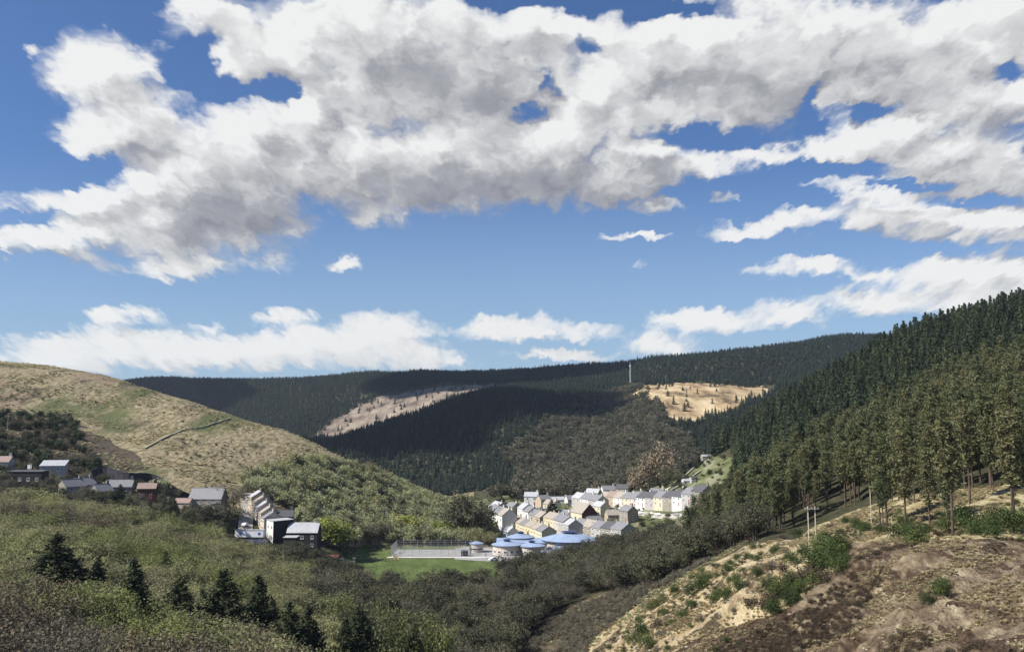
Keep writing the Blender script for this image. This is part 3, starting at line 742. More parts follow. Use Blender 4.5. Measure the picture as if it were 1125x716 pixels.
def forest(pts, kinds, hbase, smin, smax, n_ind, name, cat, label, group, stuffname, stufflabel, seed, stuffkinds=None):
    """the trees that show largest one by one, the others as one mass"""
    r = np.random.default_rng(seed)
    if len(pts) == 0: return
    px, py = project(pts[:, 0], pts[:, 1], pts[:, 2])
    inside = (px > -25) & (px < 1150) & (py < 716 + 9000 / pts[:, 1])
    order = np.argsort(pts[:, 1] + np.where(inside, 0, 1e5))
    pts = pts[order]; sc = r.uniform(smin, smax, len(pts))
    for i in range(min(n_ind, len(pts))):
        k = kinds[int(r.integers(len(kinds)))]
        tree(name, k, pts[i], r.uniform(0, 6.28), float(sc[i]), label, cat, group)
    if len(pts) > n_ind:
        ks = stuffkinds or [k[1] for k in kinds]
        stuff_instances(stuffname, pts[n_ind:], sc[n_ind:], r.uniform(0, 6.28, len(pts) - n_ind), ks, stufflabel, 'woodland', seed)
r = np.random.default_rng(5)
def notopen(px, py, X, Y):
    px = px + fbm(X / 45, Y / 80, 4, 55) * 26; py = py + fbm(X / 45, Y / 80, 4, 56) * 9
    return (np.random.default_rng(3).random(len(X)) < .035) | notopen_(px, py, X, Y)
notopen_ = lambda px, py, X, Y: ~(inpoly(px, py, [(335,500),(352,472),(395,443),(440,432),(480,425),(545,418),(545,424),(500,440),(470,454),(440,464),(400,476),(345,490)]) & (Y > 1300)) \
    & ~(inpoly(px, py, [(690,419),(845,421),(845,436),(822,444),(795,454),(765,465),(742,464),(720,447),(698,438)]) & (Y > 950)) 
broadzone = lambda px, py, X, Y: inpoly(px + fbm(X/60, Y/90, 3, 5) * 30, py + fbm(X/60, Y/90, 3, 6) * 20, [(540,560),(560,520),(575,480),(640,450),(690,430),(725,440),(745,470),(770,480),(760,520),(740,560)])
# far plantation
pts = scatter(lambda px, py, X, Y: notopen(px, py, X, Y) & ~broadzone(px, py, X, Y) & (px > 100) & (px < 1130), 800, 2260, 6.6, r, .45, top=14)
clump = fbm(pts[:, 0] / 90, pts[:, 1] / 120, 3, 11)
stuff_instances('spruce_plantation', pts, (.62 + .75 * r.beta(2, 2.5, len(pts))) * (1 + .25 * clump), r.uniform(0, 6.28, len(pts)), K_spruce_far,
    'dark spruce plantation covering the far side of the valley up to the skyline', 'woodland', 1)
print('far spruces', len(pts))
pts = scatter(lambda px, py, X, Y: notopen(px, py, X, Y) & broadzone(px, py, X, Y) & (px > 480), 640, 1600, 6.2, r, .5, top=9)
stuff_instances('mixed_wood', pts, r.uniform(.7, 1.25, len(pts)), r.uniform(0, 6.28, len(pts)), [K_far_broad[0][1], K_far_grey[0][1], K_far_broad[1][1], K_far_grey[1][1], K_spruce_far[0]],
    'grey brown leafless wood with scattered conifers climbing the hillside behind the village', 'woodland', 2)
print('mixed', len(pts))
# right hill spruces
rh = lambda px, py, X, Y: (px > 735) & (Y > 335 + 60 * fbm(X / 40, Y / 40, 3, 4)) & ~inpoly(px, py, [(700,570),(722,538),(745,518),(770,503),(803,498),(810,520),(790,560)]) & (px > 745 + np.clip((Y - 480), 0, 200) * .05)
pts = scatter(lambda px, py, X, Y: rh(px, py, X, Y) & ((px > 800) | (Y > 560)) , 320, 700, 5.3, r, .45, xlim=(.1, .72), top=13)
gap = fbm(pts[:, 0] / 22, pts[:, 1] / 22, 3, 91) < .33
pts = pts[gap]; print('right spruces', len(pts))
forest(pts, K_spruce_mid, 13, .6, 1.3, 300, 'spruce_tree', 'spruce', 'dark green spruce on the steep right hillside above the olive pines', 'spruces on the right hillside',
    'spruce_slope', 'dark spruce wood on the upper right hillside reaching the skyline', 3)
# pine belt on the right
pb = lambda px, py, X, Y: inpoly(px, py, [(752,612),(775,598),(830,588),(870,582),(905,560),(950,556),(985,552),(1010,545),(1500,500),(1500,380),(900,440),(800,520),(755,590)]) & (Y < 350)
pts = scatter(pb, 172, 350, 5.0, r, .5, xlim=(.12, .72), top=15)
pts = pts[fbm(pts[:, 0] / 14, pts[:, 1] / 14, 2, 17) < .30]
extra = np.array([on(px, Y) for px, Y in [(1043,152),(1038,158),(1110,150),(1112,163),(992,172),(968,176),(972,183),(964,182),(1019,168),(1064,180),(1090,190),(1135,150),(1003,200)]])
pts = np.concatenate([pts, extra]); print('pines', len(pts))
forest(pts, K_pine, 15.5, .68, 1.28, 300, 'pine_tree', 'pine', 'tall olive green plantation pine with bare lower trunk on the right bank', 'pines on the right bank',
    'pine_wood', 'olive pine wood behind the front rows on the right bank', 4)
# valley bottom wood
vb = lambda px, py, X, Y: inpoly(px + fbm(X/12, Y/18, 3, 31) * 12, py, [(400,770),(330,690),(345,650),(372,638),(385,650),(430,652),(500,648),(545,640),(570,628),(640,618),(700,600),(760,592),(800,588),(840,590),(800,604),(760,620),(715,645),(690,652),(650,652),(610,672),(580,700),(560,735),(520,790)])
pts = scatter(vb, 130, 420, 4.6, r, .5, xlim=(-.3, .35), top=8)
print('valley', len(pts))
forest(pts, K_valley + K_greyt[:2], 6.2, .7, 1.6, 300, 'valley_tree', 'tree', 'grey brown valley tree just coming into leaf below the village', 'trees in the valley bottom',
    'valley_wood', 'dark grey brown wood along the stream below the village', 5)
# left wood, four looks following broad patches
lw = lambda px, py, X, Y: (px < 560) & (Y < 352) & ~vb(px, py, X, Y) & inpoly(px, py, [(-300,900),(-300,566),(0,566),(60,570),(120,582),(176,592),(251,612),(300,632),(340,650),(360,668),(430,770),(430,1000)])
pts = scatter(lw, 96, 352, 4.7, r, .5, xlim=(-.75, .1), top=7)
fa = fbm(pts[:, 0] / 28, pts[:, 1] / 34, 3, 61) + np.clip((150 - pts[:, 1]) / 60, -.2, .22) + r.normal(0, .13, len(pts)); fb = fbm(pts[:, 0] / 24 + 9, pts[:, 1] / 26, 3, 67)
sel = [(fa <= .12) & (fb <= .28), (fa > .12) & (fb <= -.02), (fa > .12) & (fb > -.02), (fa <= .12) & (fb > .28)]
for m_, kk, nm, lab, grp, n_ in [(sel[0], K_olive, 'olive_tree', 'olive green spring tree in the wood on the left slope', 'olive green trees on the left slope', 300),
        (sel[1], K_greyt, 'bare_tree', 'grey leafless tree in the wood on the left slope', 'grey trees on the left slope', 150),
        (sel[2], K_brownt, 'brown_tree', 'brown twiggy tree in the wood at lower left', 'brown trees on the left slope', 200),
        (sel[3], K_green, 'green_tree', 'fresh green tree among the olive trees on the left slope', 'fresh green trees on the left slope', 150)]:
    nm2 = {'olive_tree': 'broadleaf_tree', 'bare_tree': 'leafless_tree', 'brown_tree': 'twiggy_tree', 'green_tree': 'birch_tree'}[nm]
    print(nm, m_.sum())
    forest(pts[m_], kk, 6.2, .6, 1.65, n_ , nm2, 'tree', lab, grp, nm2.replace('_tree', '_wood'), lab.replace(' tree ', ' trees ').replace('in the', 'massed in the'), 6)
# wood under the bare hill
hw = poly((235,545),(262,532),(300,520),(340,512),(380,518),(410,522),(450,540),(490,552),(540,560),(560,580),(540,596),(470,600),(392,602),(352,598),(335,588),(300,565),(268,552))
pts = scatter(lambda px, py, X, Y: hw(px, py, X, Y) & (Y > 395 + 30 * (px < 330)) & (Y > 440 * (px > 395)), 395, 640, 4.9, r, .5, xlim=(-.4, .05), top=7)
print('hillwood', len(pts))
forest(pts, K_mid_olive, 6.5, .8, 1.35, 300, 'hillside_tree', 'tree', 'grey green spring tree on the slope below the bare hill', 'trees below the bare hill',
    'hillside_wood', 'grey green wood spreading below the bare grassy hill', 7)
# single conifers rising from the left wood: photo place of top, distance, height, spread
def by_top(name, kinds, kh, px, ptop, Y, w, lab, cat, n=None):
    """stand a tree of a kind so tall that its tip shows at the given photo height"""
    p = on(px, Y); h = max(2., float(ray(px, ptop)[1]) * Y - p.z); k = kinds[int(r.integers(len(kinds)))] if n is None else kinds[n]
    return tree(name, k, p, r.uniform(0, 6), (h / kh * w, h / kh * w, h / kh), lab, cat, None)
for px, top, Y, w, lab in [(67,583,172,1.0,'broad dark conifer farthest left, standing above the pale wood'),(152,611,160,.6,'tall dark conifer with pointed top, right of the broad leftmost one'),
    (113,610,176,.5,'thin dark conifer between the two large left conifers'),(203,633,168,.8,'small grey green conifer left of the blackish one'),
    (250,623,172,.7,'large blackish conifer with spreading boughs in the middle of the left wood'),(288,628,178,.52,'dark conifer right beside the large blackish one'),
    (322,658,168,.62,'dark conifer at the bottom edge, left one of the close pair'),(343,662,172,.6,'dark conifer at the bottom edge, right one of the close pair'),
    (398,662,176,.62,'broad dark conifer by itself at the bottom edge'),(-4,646,168,.8,'conifer cut by the left edge of the photo'),(457,686,180,.5,'small dark conifer farthest right at the bottom edge'),
    (228,644,176,.5,'dark conifer tucked against the left side of the large blackish one'),(304,655,176,.5,'dark conifer behind the left one of the close pair'),(383,676,172,.45,'small dark conifer leaning on the broad one at the bottom edge'),
    (92,640,150,.6,'short dark conifer below the thin one on the left'),(186,604,225,.5,'small thin dark conifer high in the left wood')]:
    by_top('conifer_tree', K_dark, 12, px, top, Y, w * 1.75, lab, 'conifer')
for px, top, Y, w, lab in [(433,670,178,.55,'bright green birch right of the broad dark conifer at the bottom edge'),(478,688,180,.6,'bright green birch farthest right at the bottom edge'),
    (372,655,240,1.,'yellow green tree left of the broad dark conifer'),(62,655,140,1.2,'yellow green bush tree below the broad left conifer'),(8,590,190,1.2,'bright yellow green tree at the left edge')]:
    by_top('birch_tree', K_green, 6.2, px, top, Y, w, lab, 'birch')
# ------------------------------------------------------------------ building kit
def bm_obj(name, parts, mats, parent=None, loc=(0, 0, 0), rz=0, smooth=False, bevel=0):
    """parts: list of (verts, faces, material index)"""
    V = []; Fc = []; mi = []
    for v, f, m_ in parts:
        n = len(V); V += [tuple(p) for p in v]; Fc += [tuple(i + n for i in q) for q in f]; mi += [m_] * len(f)
    me = bpy.data.meshes.new(name); me.from_pydata(V, [], Fc); me.update()
    for m_ in mats: me.materials.append(m_)
    me.polygons.foreach_set('material_index', mi)
    if smooth: me.polygons.foreach_set('use_smooth', [True] * len(mi))
    b = bmesh.new(); b.from_mesh(me); bmesh.ops.recalc_face_normals(b, faces=b.faces)
    if bevel: bmesh.ops.bevel(b, geom=[e for e in b.edges], offset=bevel, segments=1, affect='EDGES')
    b.to_mesh(me); b.free()
    o = bpy.data.objects.new(name, me); COL.objects.link(o); o.location = loc; o.rotation_euler = (0, 0, rz)
    if parent: o.parent = parent
    return o
def box(x0, x1, y0, y1, z0, z1, m=0):
    v = [(x0,y0,z0),(x1,y0,z0),(x1,y1,z0),(x0,y1,z0),(x0,y0,z1),(x1,y0,z1),(x1,y1,z1),(x0,y1,z1)]
    return v, [(0,3,2,1),(4,5,6,7),(0,1,5,4),(1,2,6,5),(2,3,7,6),(3,0,4,7)], m
def wallmat(name, c): return plain_mat(name, c, .9, .16, .5, .2, c2=tuple(min(1, x * 1.08) for x in c), bump=.3)
def roofmat(name, c, k=3.2):
    """slates or tiles: rows across the slope with slate-to-slate variation"""
    m, nt, b, out = new_mat(name)
    tc = nt.node('ShaderNodeTexCoord'); oi = nt.node('ShaderNodeObjectInfo')
    br = nt.node('ShaderNodeTexBrick'); nt.put(br.inputs['Vector'], tc.outputs['Object']); br.inputs['Scale'].default_value = k
    br.inputs['Color1'].default_value = tuple(x * .8 for x in c) + (1,); br.inputs['Color2'].default_value = tuple(min(1, x * 1.2) for x in c) + (1,); br.inputs['Mortar'].default_value = tuple(x * .5 for x in c) + (1,)
    br.inputs['Mortar Size'].default_value = .012
    nz = nt.noise(tc.outputs['Object'], .6, 4, .6)
    col = nt.mix(nt.math('MULTIPLY', nt.ramp(nz, .4, .7), .5), br.outputs['Color'], tuple(x * .62 + .02 for x in c))
    nt.l.new(col, b.inputs['Base Color']); b.inputs['Roughness'].default_value = .6; b.inputs['Specular IOR Level'].default_value = .4
    return m
W_cream = wallmat('cream_render', (0.554, 0.504, 0.370)); W_white = wallmat('white_render', (0.638, 0.638, 0.605)); W_yellow = wallmat('yellow_render', (0.571, 0.487, 0.277))
W_stone = wallmat('grey_stone', (.27, .25, .21)); W_grey = wallmat('grey_render', (.38, .37, .35)); W_black = wallmat('shaded_black_slate', (.035, .033, .034))  # the black holds dark slate plus the shade on these walls
W_brick = wallmat('dark_red_brick', (.12, .048, .036)); W_pink = wallmat('pale_render', (0.521, 0.454, 0.395)); W_tan = wallmat('tan_render', (0.420, 0.353, 0.260))
R_slate = roofmat('grey_slates', (.20, .20, .21)); R_dark = roofmat('dark_slates', (.085, .085, .09)); R_beige = roofmat('weathered_tiles', (.34, .30, .25)); R_pink = roofmat('pale_red_tiles', (.28, .20, .17))
R_light = roofmat('pale_slates', (.40, .41, .43)); R_blue = plain_mat('blue_metal_roof', (.25, .32, .45), .5, .12, .3, .5); R_blueshade = plain_mat('dark_blue_lantern', (.03, .05, .13), .4, .2, 1)
M_glass = plain_mat('window_glass', (.03, .035, .045), .12, .2, 1, .6); M_frame = plain_mat('white_window_frame', (.78, .78, .76), .5, .05, 1)
M_doorred = plain_mat('painted_door', (.22, .04, .03), .5, .2, 1); M_metal = plain_mat('galvanised_steel', (.42, .43, .44), .45, .15, 2, .5, .6)
M_tar = plain_mat('pale_tarmac', (.27, .265, .26), .9, .15, .3); M_road = plain_mat('road_tarmac', (.36, .34, .29), .9, .12, .25); M_conc = plain_mat('concrete', (.50, .49, .45), .9, .12, .4)
M_wood = plain_mat('weathered_wood', (.20, .16, .12), .9, .3, 2); M_polew = plain_mat('pale_pole_wood', (.42, .37, .30), .85, .2, 1.5); M_whitep = plain_mat('white_paint', (.80, .80, .80), .4, .06, .6, .5)
M_tyre = plain_mat('tyre_rubber', (.02, .02, .02), .8, .2, 3); M_navy = plain_mat('navy_tarpaulin', (.018, .022, .06), .6, .3, 1); M_rust = plain_mat('red_brown_paint', (.14, .045, .035), .8, .3, 1)
M_stonew = plain_mat('dry_stone', (.30, .29, .20), .95, .4, 1.2, bump=.8); M_darkwall = plain_mat('dark_slate_wall', (.030, .028, .036), .9, .35, .6, bump=.8)
M_blue = plain_mat('blue_paint', (.06, .12, .40), .5, .1, 2)

ROW = math.atan2(-.934, .356)     # the rows run from back left to front right
def window(parent, x, y, z, w, h, face, style=None):
    """face: 'f' front (-y), 'b' back, 'l' / 'r' gable ends"""
    rz = {'f': 0, 'b': math.pi, 'r': math.pi / 2, 'l': -math.pi / 2}[face]
    t = .09
    fr = bm_obj('window', [box(-w/2, w/2, -.07, .05, 0, t), box(-w/2, w/2, -.07, .05, h - t, h), box(-w/2, -w/2 + t, -.068, .05, t, h - t), box(w/2 - t, w/2, -.068, .05, t, h - t),
                           box(-t/3, t/3, -.06, .05, t, h - t), box(-w/2 - .08, w/2 + .08, -.14, .04, -.1, -.003)], [M_frame], parent, (x, y, z), rz)
    bm_obj('pane', [box(-w/2 + t, w/2 - t, -.02, .03, t, h - t)], [M_glass], fr)
    return fr
def chimney(roof, x, y, z0, z1, m_):
    c = bm_obj('chimney', [box(x - .55, x + .55, y - .35, y + .35, z0, z1), box(x - .63, x + .63, y - .43, y + .43, z1 + .002, z1 + .18),
                       box(x - .38, x - .14, y - .12, y + .12, z1 + .182, z1 + .6, 1), box(x + .14, x + .38, y - .12, y + .12, z1 + .182, z1 + .6, 1)], [m_, R_pink], roof)
    return c
def house(p, w, d, he, hr, rz, wm, rm, label, cat='house', group=None, storeys=2, nwin=2, chim=1, door=True, deep=4, over=.25, name='terraced_house', mono=False, sides='f', doorx=None, endm=None):
    """w along the row (x), d deep (y, front at -d/2), eaves and ridge heights"""
    e = empty(name, p, rz); tag(e, label, cat, group)
    x0, x1, y0, y1 = -w/2, w/2, -d/2, d/2
    if mono:
        v = [(x0,y0,-deep),(x1,y0,-deep),(x1,y1,-deep),(x0,y1,-deep),(x0,y0,he),(x1,y0,he),(x1,y1,hr),(x0,y1,hr)]
        bm_obj('wall', [(v, [(0,3,2,1),(4,5,6,7),(0,1,5,4),(2,3,7,6),(3,0,4,7)], 0), (v, [(1,2,6,5)], 1)], [wm, endm or wm], e)
        t = .18; g = .02
        rf = bm_obj('roof', [([(x0-over,y0-over,he+g),(x1+over,y0-over,he+g),(x1+over,y1+over,hr+g),(x0-over,y1+over,hr+g),(x0-over,y0-over,he+t),(x1+over,y0-over,he+t),(x1+over,y1+over,hr+t),(x0-over,y1+over,hr+t)],
            box(0,1,0,1,0,1)[1], 0)], [rm], e)
    else:
        v = [(x0,y0,-deep),(x1,y0,-deep),(x1,y1,-deep),(x0,y1,-deep),(x0,y0,he),(x1,y0,he),(x1,y1,he),(x0,y1,he),(x0,0,hr),(x1,0,hr)]
        f = [(0,3,2,1),(0,1,5,4),(2,3,7,6),(3,0,4,8,7),(4,5,9,8),(6,7,8,9)]
        bm_obj('wall', [(v, f, 0), (v, [(1,2,6,9,5)], 1)], [wm, endm or wm], e)
        sl = (hr - he) / (d / 2); t = .2; ob = over
        ze = he - sl * ob
        P1 = []
        for s in (-1, 1):
            a = [(x0-ob, s*(d/2+ob), ze+.02), (x1+ob, s*(d/2+ob), ze+.02), (x1+ob, s*.0, hr+.02), (x0-ob, s*.0, hr+.02)]
            P1.append((a + [(q[0], q[1], q[2] + t) for q in a], [(0,1,2,3),(4,7,6,5),(0,4,5,1),(1,5,6,2),(0,3,7,4)], 0))
        P1.append(box(x0-ob, x1+ob, -.14, .14, hr + t - .02, hr + t + .1))
        rf = bm_obj('roof', P1, [rm], e)
    if chim:
        for i in range(chim):
            chimney(rf, (x1 - .75) if i == 0 else (x0 + .75), 0 if not mono else y1 - .6, hr - .7, hr + 1.15, wm if wm not in (W_black,) else W_stone)
    sh = (he - .3) / storeys
    for fc in sides:
        L = w if fc in 'fb' else d; k = nwin if fc in 'fb' else max(1, nwin - 1)
        for s in range(storeys):
            for i in range(k):
                q = -L/2 + L * (i + .5) / k
                if door and s == 0 and fc == 'f' and i == (k - 1): continue
                pos = {'f': (q, y0, 0), 'b': (q, y1, 0), 'l': (x0, q, 0), 'r': (x1, q, 0)}[fc]
                window(e, pos[0], pos[1], sh * s + .95, min(1.25, L / k * .55), 1.25, fc)
    if door:
        dx = (w * (nwin - .5) / nwin - w/2)
        dr = bm_obj('door', [box(-.46, .46, -.06, .04, 0, 2.05, 0), box(-.55, -.46, -.08, .04, 0, 2.14, 1), box(.46, .55, -.08, .04, 0, 2.14, 1), box(-.46, .46, -.08, .04, 2.052, 2.14, 1)], [M_doorred, M_frame], e, (dx, y0, .1))
        bm_obj('handle', [box(.30, .36, -.11, -.062, 1.0, 1.14)], [M_metal], dr)
    return e
def along(pa, pb, n):
    """n centres from one ground place to another"""
    A = on(*pa); B = on(*pb); return [A.lerp(B, (i + .5) / n) for i in range(n)], math.atan2(B.y - A.y, B.x - A.x), (B - A).length / n
def front(rz): return rz + math.pi      # house local x runs along the row, front (-y) looks left of the row direction
ORD = ['first', 'second', 'third', 'fourth', 'fifth', 'sixth', 'seventh', 'eighth', 'ninth', 'tenth', 'eleventh', 'twelfth', 'thirteenth']
def row(pa, pb, n, d, he, hr, walls, roofs, wname, storeys=2, chim=1, group=None, lift=0, sep=0):
    ctr, ang, L = along(pa, pb, n)
    wn = {W_cream: 'cream', W_white: 'white', W_yellow: 'yellow', W_grey: 'grey', W_stone: 'stone', W_pink: 'pale pink', W_tan: 'tan'}
    rn = {R_slate: 'grey slate', R_dark: 'dark slate', R_beige: 'beige', R_pink: 'pink tiled', R_light: 'pale slate'}
    for i, c in enumerate(ctr):
        wm = walls[i % len(walls)]; rm = roofs[i % len(roofs)]
        z = ground(c.x, c.y) + .2 + lift
        house((c.x, c.y, z), L - .03 - sep, d, he, hr, ang, wm, rm, '%s house, %s roof, %s from the back in %s' % (wn[wm], rn[rm], ORD[i], wname), 'house', group,
              storeys, 2, chim, endm=W_stone if rm is R_dark else None)
# the row runs front-right; with x turned back along it, the front (-y) would look right: mirror by turning half a circle
def row_l(*a, **k): return row(*a, **k)

# ------------------------------------------------------------------ village in the middle
import itertools
row((664,572), (778,462), 12, 8.5, 5.0, 8.2, [W_cream, W_tan, W_white, W_cream, W_pink, W_white, W_grey, W_cream, W_stone, W_white, W_grey, W_stone], [R_beige, R_pink, R_beige, R_slate, R_slate, R_dark, R_dark, R_slate, R_dark, R_dark, R_slate, R_dark], 'the long terrace', group='long terrace houses', lift=.7)
row((543,524), (560,500), 3, 9, 11.5, 15, [W_grey, W_white, W_white], [R_slate, R_slate, R_beige], 'the tall left row', 3, group='tall row houses')
row((567,512), (603,462), 6, 8, 6.8, 9.4, [W_yellow, W_yellow, W_cream, W_yellow, W_cream, W_cream], [R_beige, R_beige, R_slate, R_beige, R_beige, R_slate], 'the yellow row', group='yellow row houses', lift=.8)
row((604,516), (632,472), 5, 8, 6.8, 9.6, [W_yellow, W_cream, W_pink, W_grey, W_grey], [R_beige, R_beige, R_slate, R_slate, R_light], 'the middle village row', group='middle row houses', lift=.8)
row((575,562), (600,522), 4, 8, 6., 9., [W_white, W_white, W_grey, W_tan], [R_light, R_slate, R_slate, R_beige], 'the row behind the yellow one', group='back row houses', lift=.8)
row((636,486), (690,440), 5, 9, 5., 8., [W_grey, W_stone, W_grey, W_stone, W_grey], [R_slate, R_beige, R_slate, R_dark, R_slate], 'the low shaded row', group='low row houses', lift=.6)
row((634,580), (662,545), 3, 8, 5.5, 8.6, [W_grey, W_white, W_grey], [R_light, R_slate, R_slate], 'the row behind the chapel', group='houses behind the chapel', lift=1)
p = on(548, 548); house(p + Vector((0,0,.3)), 13, 10, 9.5, 13, ROW, W_grey, R_light, 'tall grey house with pale slate roof at the back left corner of the village', storeys=3, nwin=3, name='detached_house', sides='fr')
p = on(641, 506)
ch = house(p + Vector((0,0,.5)), 15, 9.5, 7.5, 12.5, ROW, W_cream, R_beige, 'chapel with dark red brick gable and cream side wall in the village centre', 'chapel', storeys=1, nwin=4, chim=0, name='chapel', door=False, endm=W_brick)
for s_ in (-2.6, 2.6): window(ch, -7.5, s_, 3.2, 1.1, 2.6, 'l'); window(ch, 7.5, s_, 3.2, 1.1, 2.6, 'r')
for p_, w, d, he, hr, wm, rm, lab, nm in [((620,548), 11, 7, 3., 5., W_white, R_light, 'white bungalow standing behind the round dark tree', 'bungalow'),
    ((613,600), 12, 6, 2.8, 4.6, W_white, R_light, 'small white bungalow on the green slope at the top of the village', 'bungalow'),
    ((712,535), 9, 6, 3.4, 5., W_white, R_light, 'white house with flat pale front above the long terrace', 'bungalow'),
    ((729,530), 8, 5.5, 3.2, 5., W_tan, R_slate, 'tan outbuilding above the long terrace, right of the white house', 'outbuilding'),
    ((754,545), 5, 4, 2.4, 3.4, W_white, R_light, 'white shed by itself on the allotment slope', 'shed'),
    ((762,541), 4, 3.4, 2.2, 3.1, W_grey, R_dark, 'dark little shed right of the white allotment shed', 'shed'),
    ((660,470), 9, 7, 4.5, 7., W_stone, R_slate, 'stone house between the blue roofs and the low row', 'house'),
    ((776,590), 6, 4, 2.2, 3.2, W_stone, R_light, 'pale roofed hut at the top of the allotment slope', 'hut'),
    ((790,600), 5, 3.5, 2.2, 3.2, W_stone, R_slate, 'grey hut at the very top right of the allotments', 'hut'),
    ((598,548), 8, 6, 5, 7.6, W_tan, R_dark, 'brown gabled house beside the round dark tree', 'house')]:
    house(on(*p_) + Vector((0,0,.1)), w, d, he, hr, R(8), wm, rm, lab, 'house' if w > 6 else 'shed', storeys=1, nwin=3 if w > 7 else 2, chim=1 if w > 8 else 0, name=nm, deep=2, over=.2)

rv = np.random.default_rng(44); wn = {W_cream: 'cream', W_white: 'white', W_yellow: 'yellow', W_grey: 'grey', W_stone: 'stone', W_pink: 'pale pink', W_tan: 'tan'}
for px, Y, w, wm, rm, st, yaw, where in [(584, 596, 9, W_white, R_light, 2, -10, 'on the top edge of the village at left'), (597, 584, 8, W_tan, R_slate, 2, 30, 'behind the white bungalow at left'),
    (606, 566, 9, W_cream, R_beige, 2, -50, 'behind the round dark tree'), (628, 592, 8, W_white, R_slate, 1, 15, 'highest behind the chapel'), (652, 590, 9, W_tan, R_light, 2, -30, 'on the top edge above the chapel'),
    (622, 520, 8, W_white, R_slate, 2, -62, 'just left of the chapel'), (660, 530, 9, W_cream, R_light, 2, -62, 'just right of the chapel'), (652, 500, 7, W_pink, R_slate, 1, 20, 'in front of the chapel gable'),
    (668, 606, 9, W_white, R_slate, 2, 10, 'above the upper end of the long terrace'), (684, 596, 8, W_grey, R_dark, 2, -20, 'behind the upper part of the long terrace'), (564, 568, 9, W_cream, R_slate, 2, -60, 'behind the tall left row'),
    (700, 566, 8, W_white, R_beige, 1, 35, 'below the pale leafless tree'), (722, 548, 8, W_cream, R_slate, 1, -25, 'behind the middle of the long terrace'), (740, 500, 8, W_white, R_dark, 1, -50, 'behind the lower end of the long terrace'),
    (690, 490, 8, W_stone, R_slate, 2, -62, 'in front of the long terrace at its middle'), (672, 506, 7, W_tan, R_beige, 1, 10, 'in the gardens below the long terrace'), (764, 486, 7, W_white, R_slate, 1, -40, 'right of the lower end of the long terrace'),
    (560, 478, 8, W_white, R_light, 2, -62, 'between the tall left row and the yellow row'), (574, 470, 7, W_cream, R_beige, 1, 20, 'between the school and the yellow row'), (590, 540, 8, W_pink, R_slate, 2, 20, 'in the middle behind the yellow row')]:
    house(on(px, Y) + Vector((0, 0, .5)), w, 7, 2.8 * st, 2.8 * st + 2.6, R(yaw), wm, rm, '%s house standing %s' % (wn[wm], where), 'house', None, st, 2, 1, name='detached_house', sides='fr')
# ------------------------------------------------------------------ school: round pavilions with blue cone roofs
def pavilion(px, Y, rad, he, rise, label, lant=True, dz=0, n=28, squash=1.):
    p = on(px, Y); p.z = FIELD_Z + dz
    rad *= 1.14
    e = empty('school_pavilion', p, 0, (1, squash, 1)); tag(e, label, 'school building', 'round school pavilions')
    def ring(r_, z_): return [(r_ * math.cos(2*math.pi*i/n), r_ * math.sin(2*math.pi*i/n), z_) for i in range(n)]
    def loft(rs, cap=True, m_=0):
        v = []; f = []
        for (r_, z_) in rs: v += ring(r_, z_)
        for j in range(len(rs) - 1):
            for i in range(n): f.append((j*n+i, j*n+(i+1)%n, (j+1)*n+(i+1)%n, (j+1)*n+i))
        if cap: f += [tuple(range((len(rs)-1)*n, len(rs)*n)), tuple(reversed(range(n)))]
        return v, f, m_
    bm_obj('wall', [loft([(rad*.9, -1.5), (rad*.9, he)])], [W_pink], e)
    rf = bm_obj('roof', [loft([(rad, he - .1), (rad * 1.01, he + .15), (rad*.62, he + rise*.40), (rad*.24, he + rise*.68)])], [R_blue], e)
    if lant:
        bm_obj('lantern', [loft([(rad*.2, he+rise*.68-.3), (rad*.2, he+rise*.68+.7)]), loft([(rad*.29, he+rise*.68+.702), (rad*.06, he+rise*.68+1.2)], True, 1)], [R_blueshade, R_blueshade], rf)
    for i in range(n):
        a = 2*math.pi*(i+.5)/n
        if math.sin(a) < .25 and i % 2 == 0:
            w = window(e, rad*.905*math.cos(a), rad*.905*math.sin(a), 1., 1.5, 1.2, 'f'); w.rotation_euler = (0, 0, a + math.pi/2)
    return e
pavilion(557, 425, 6.4, 4.4, 2.2, 'round blue roofed pavilion at the left end of the school')
pavilion(572, 442, 6.0, 4.8, 2.4, 'round blue roofed pavilion behind the left end of the school', dz=1)
pavilion(584, 424, 5.6, 4., 2., 'round blue roofed pavilion second from the left in front')
pavilion(625, 436, 12.2, 5., 4.2, 'largest round blue roofed pavilion with dark lantern', dz=.5)
pavilion(603, 408, 4.8, 3.2, 1.8, 'small round blue roofed pavilion nearest the trees')
pavilion(614, 414, 4.4, 3.8, 1.7, 'small round blue roofed pavilion between the nearest and the largest', dz=.3)
pavilion(524, 432, 3.0, 4., 1.4, 'small separate blue roofed pavilion beside the sports court', lant=False)
lk = empty('school_hall', (on(590, 436).x, 434, FIELD_Z)); tag(lk, 'low blue roofed hall joining the round school pavilions', 'school building')
bm_obj('wall', [box(-19, 22, -3.5, 6, -1, 4.2)], [W_pink], lk)
bm_obj('roof', [([(-19.6,-4.1,4.203),(22.6,-4.1,4.203),(22.6,6.6,4.203),(-19.6,6.6,4.203),(-19.6,-4.1,4.5),(22.6,-4.1,4.5),(22.6,6.6,5.6),(-19.6,6.6,5.6)], box(0,1,0,1,0,1)[1], 0)], [R_blue], lk)
for i in range(12): window(lk, -17.5 + i * 3.3, -3.5, 1.1, 1.6, 1.4, 'f')
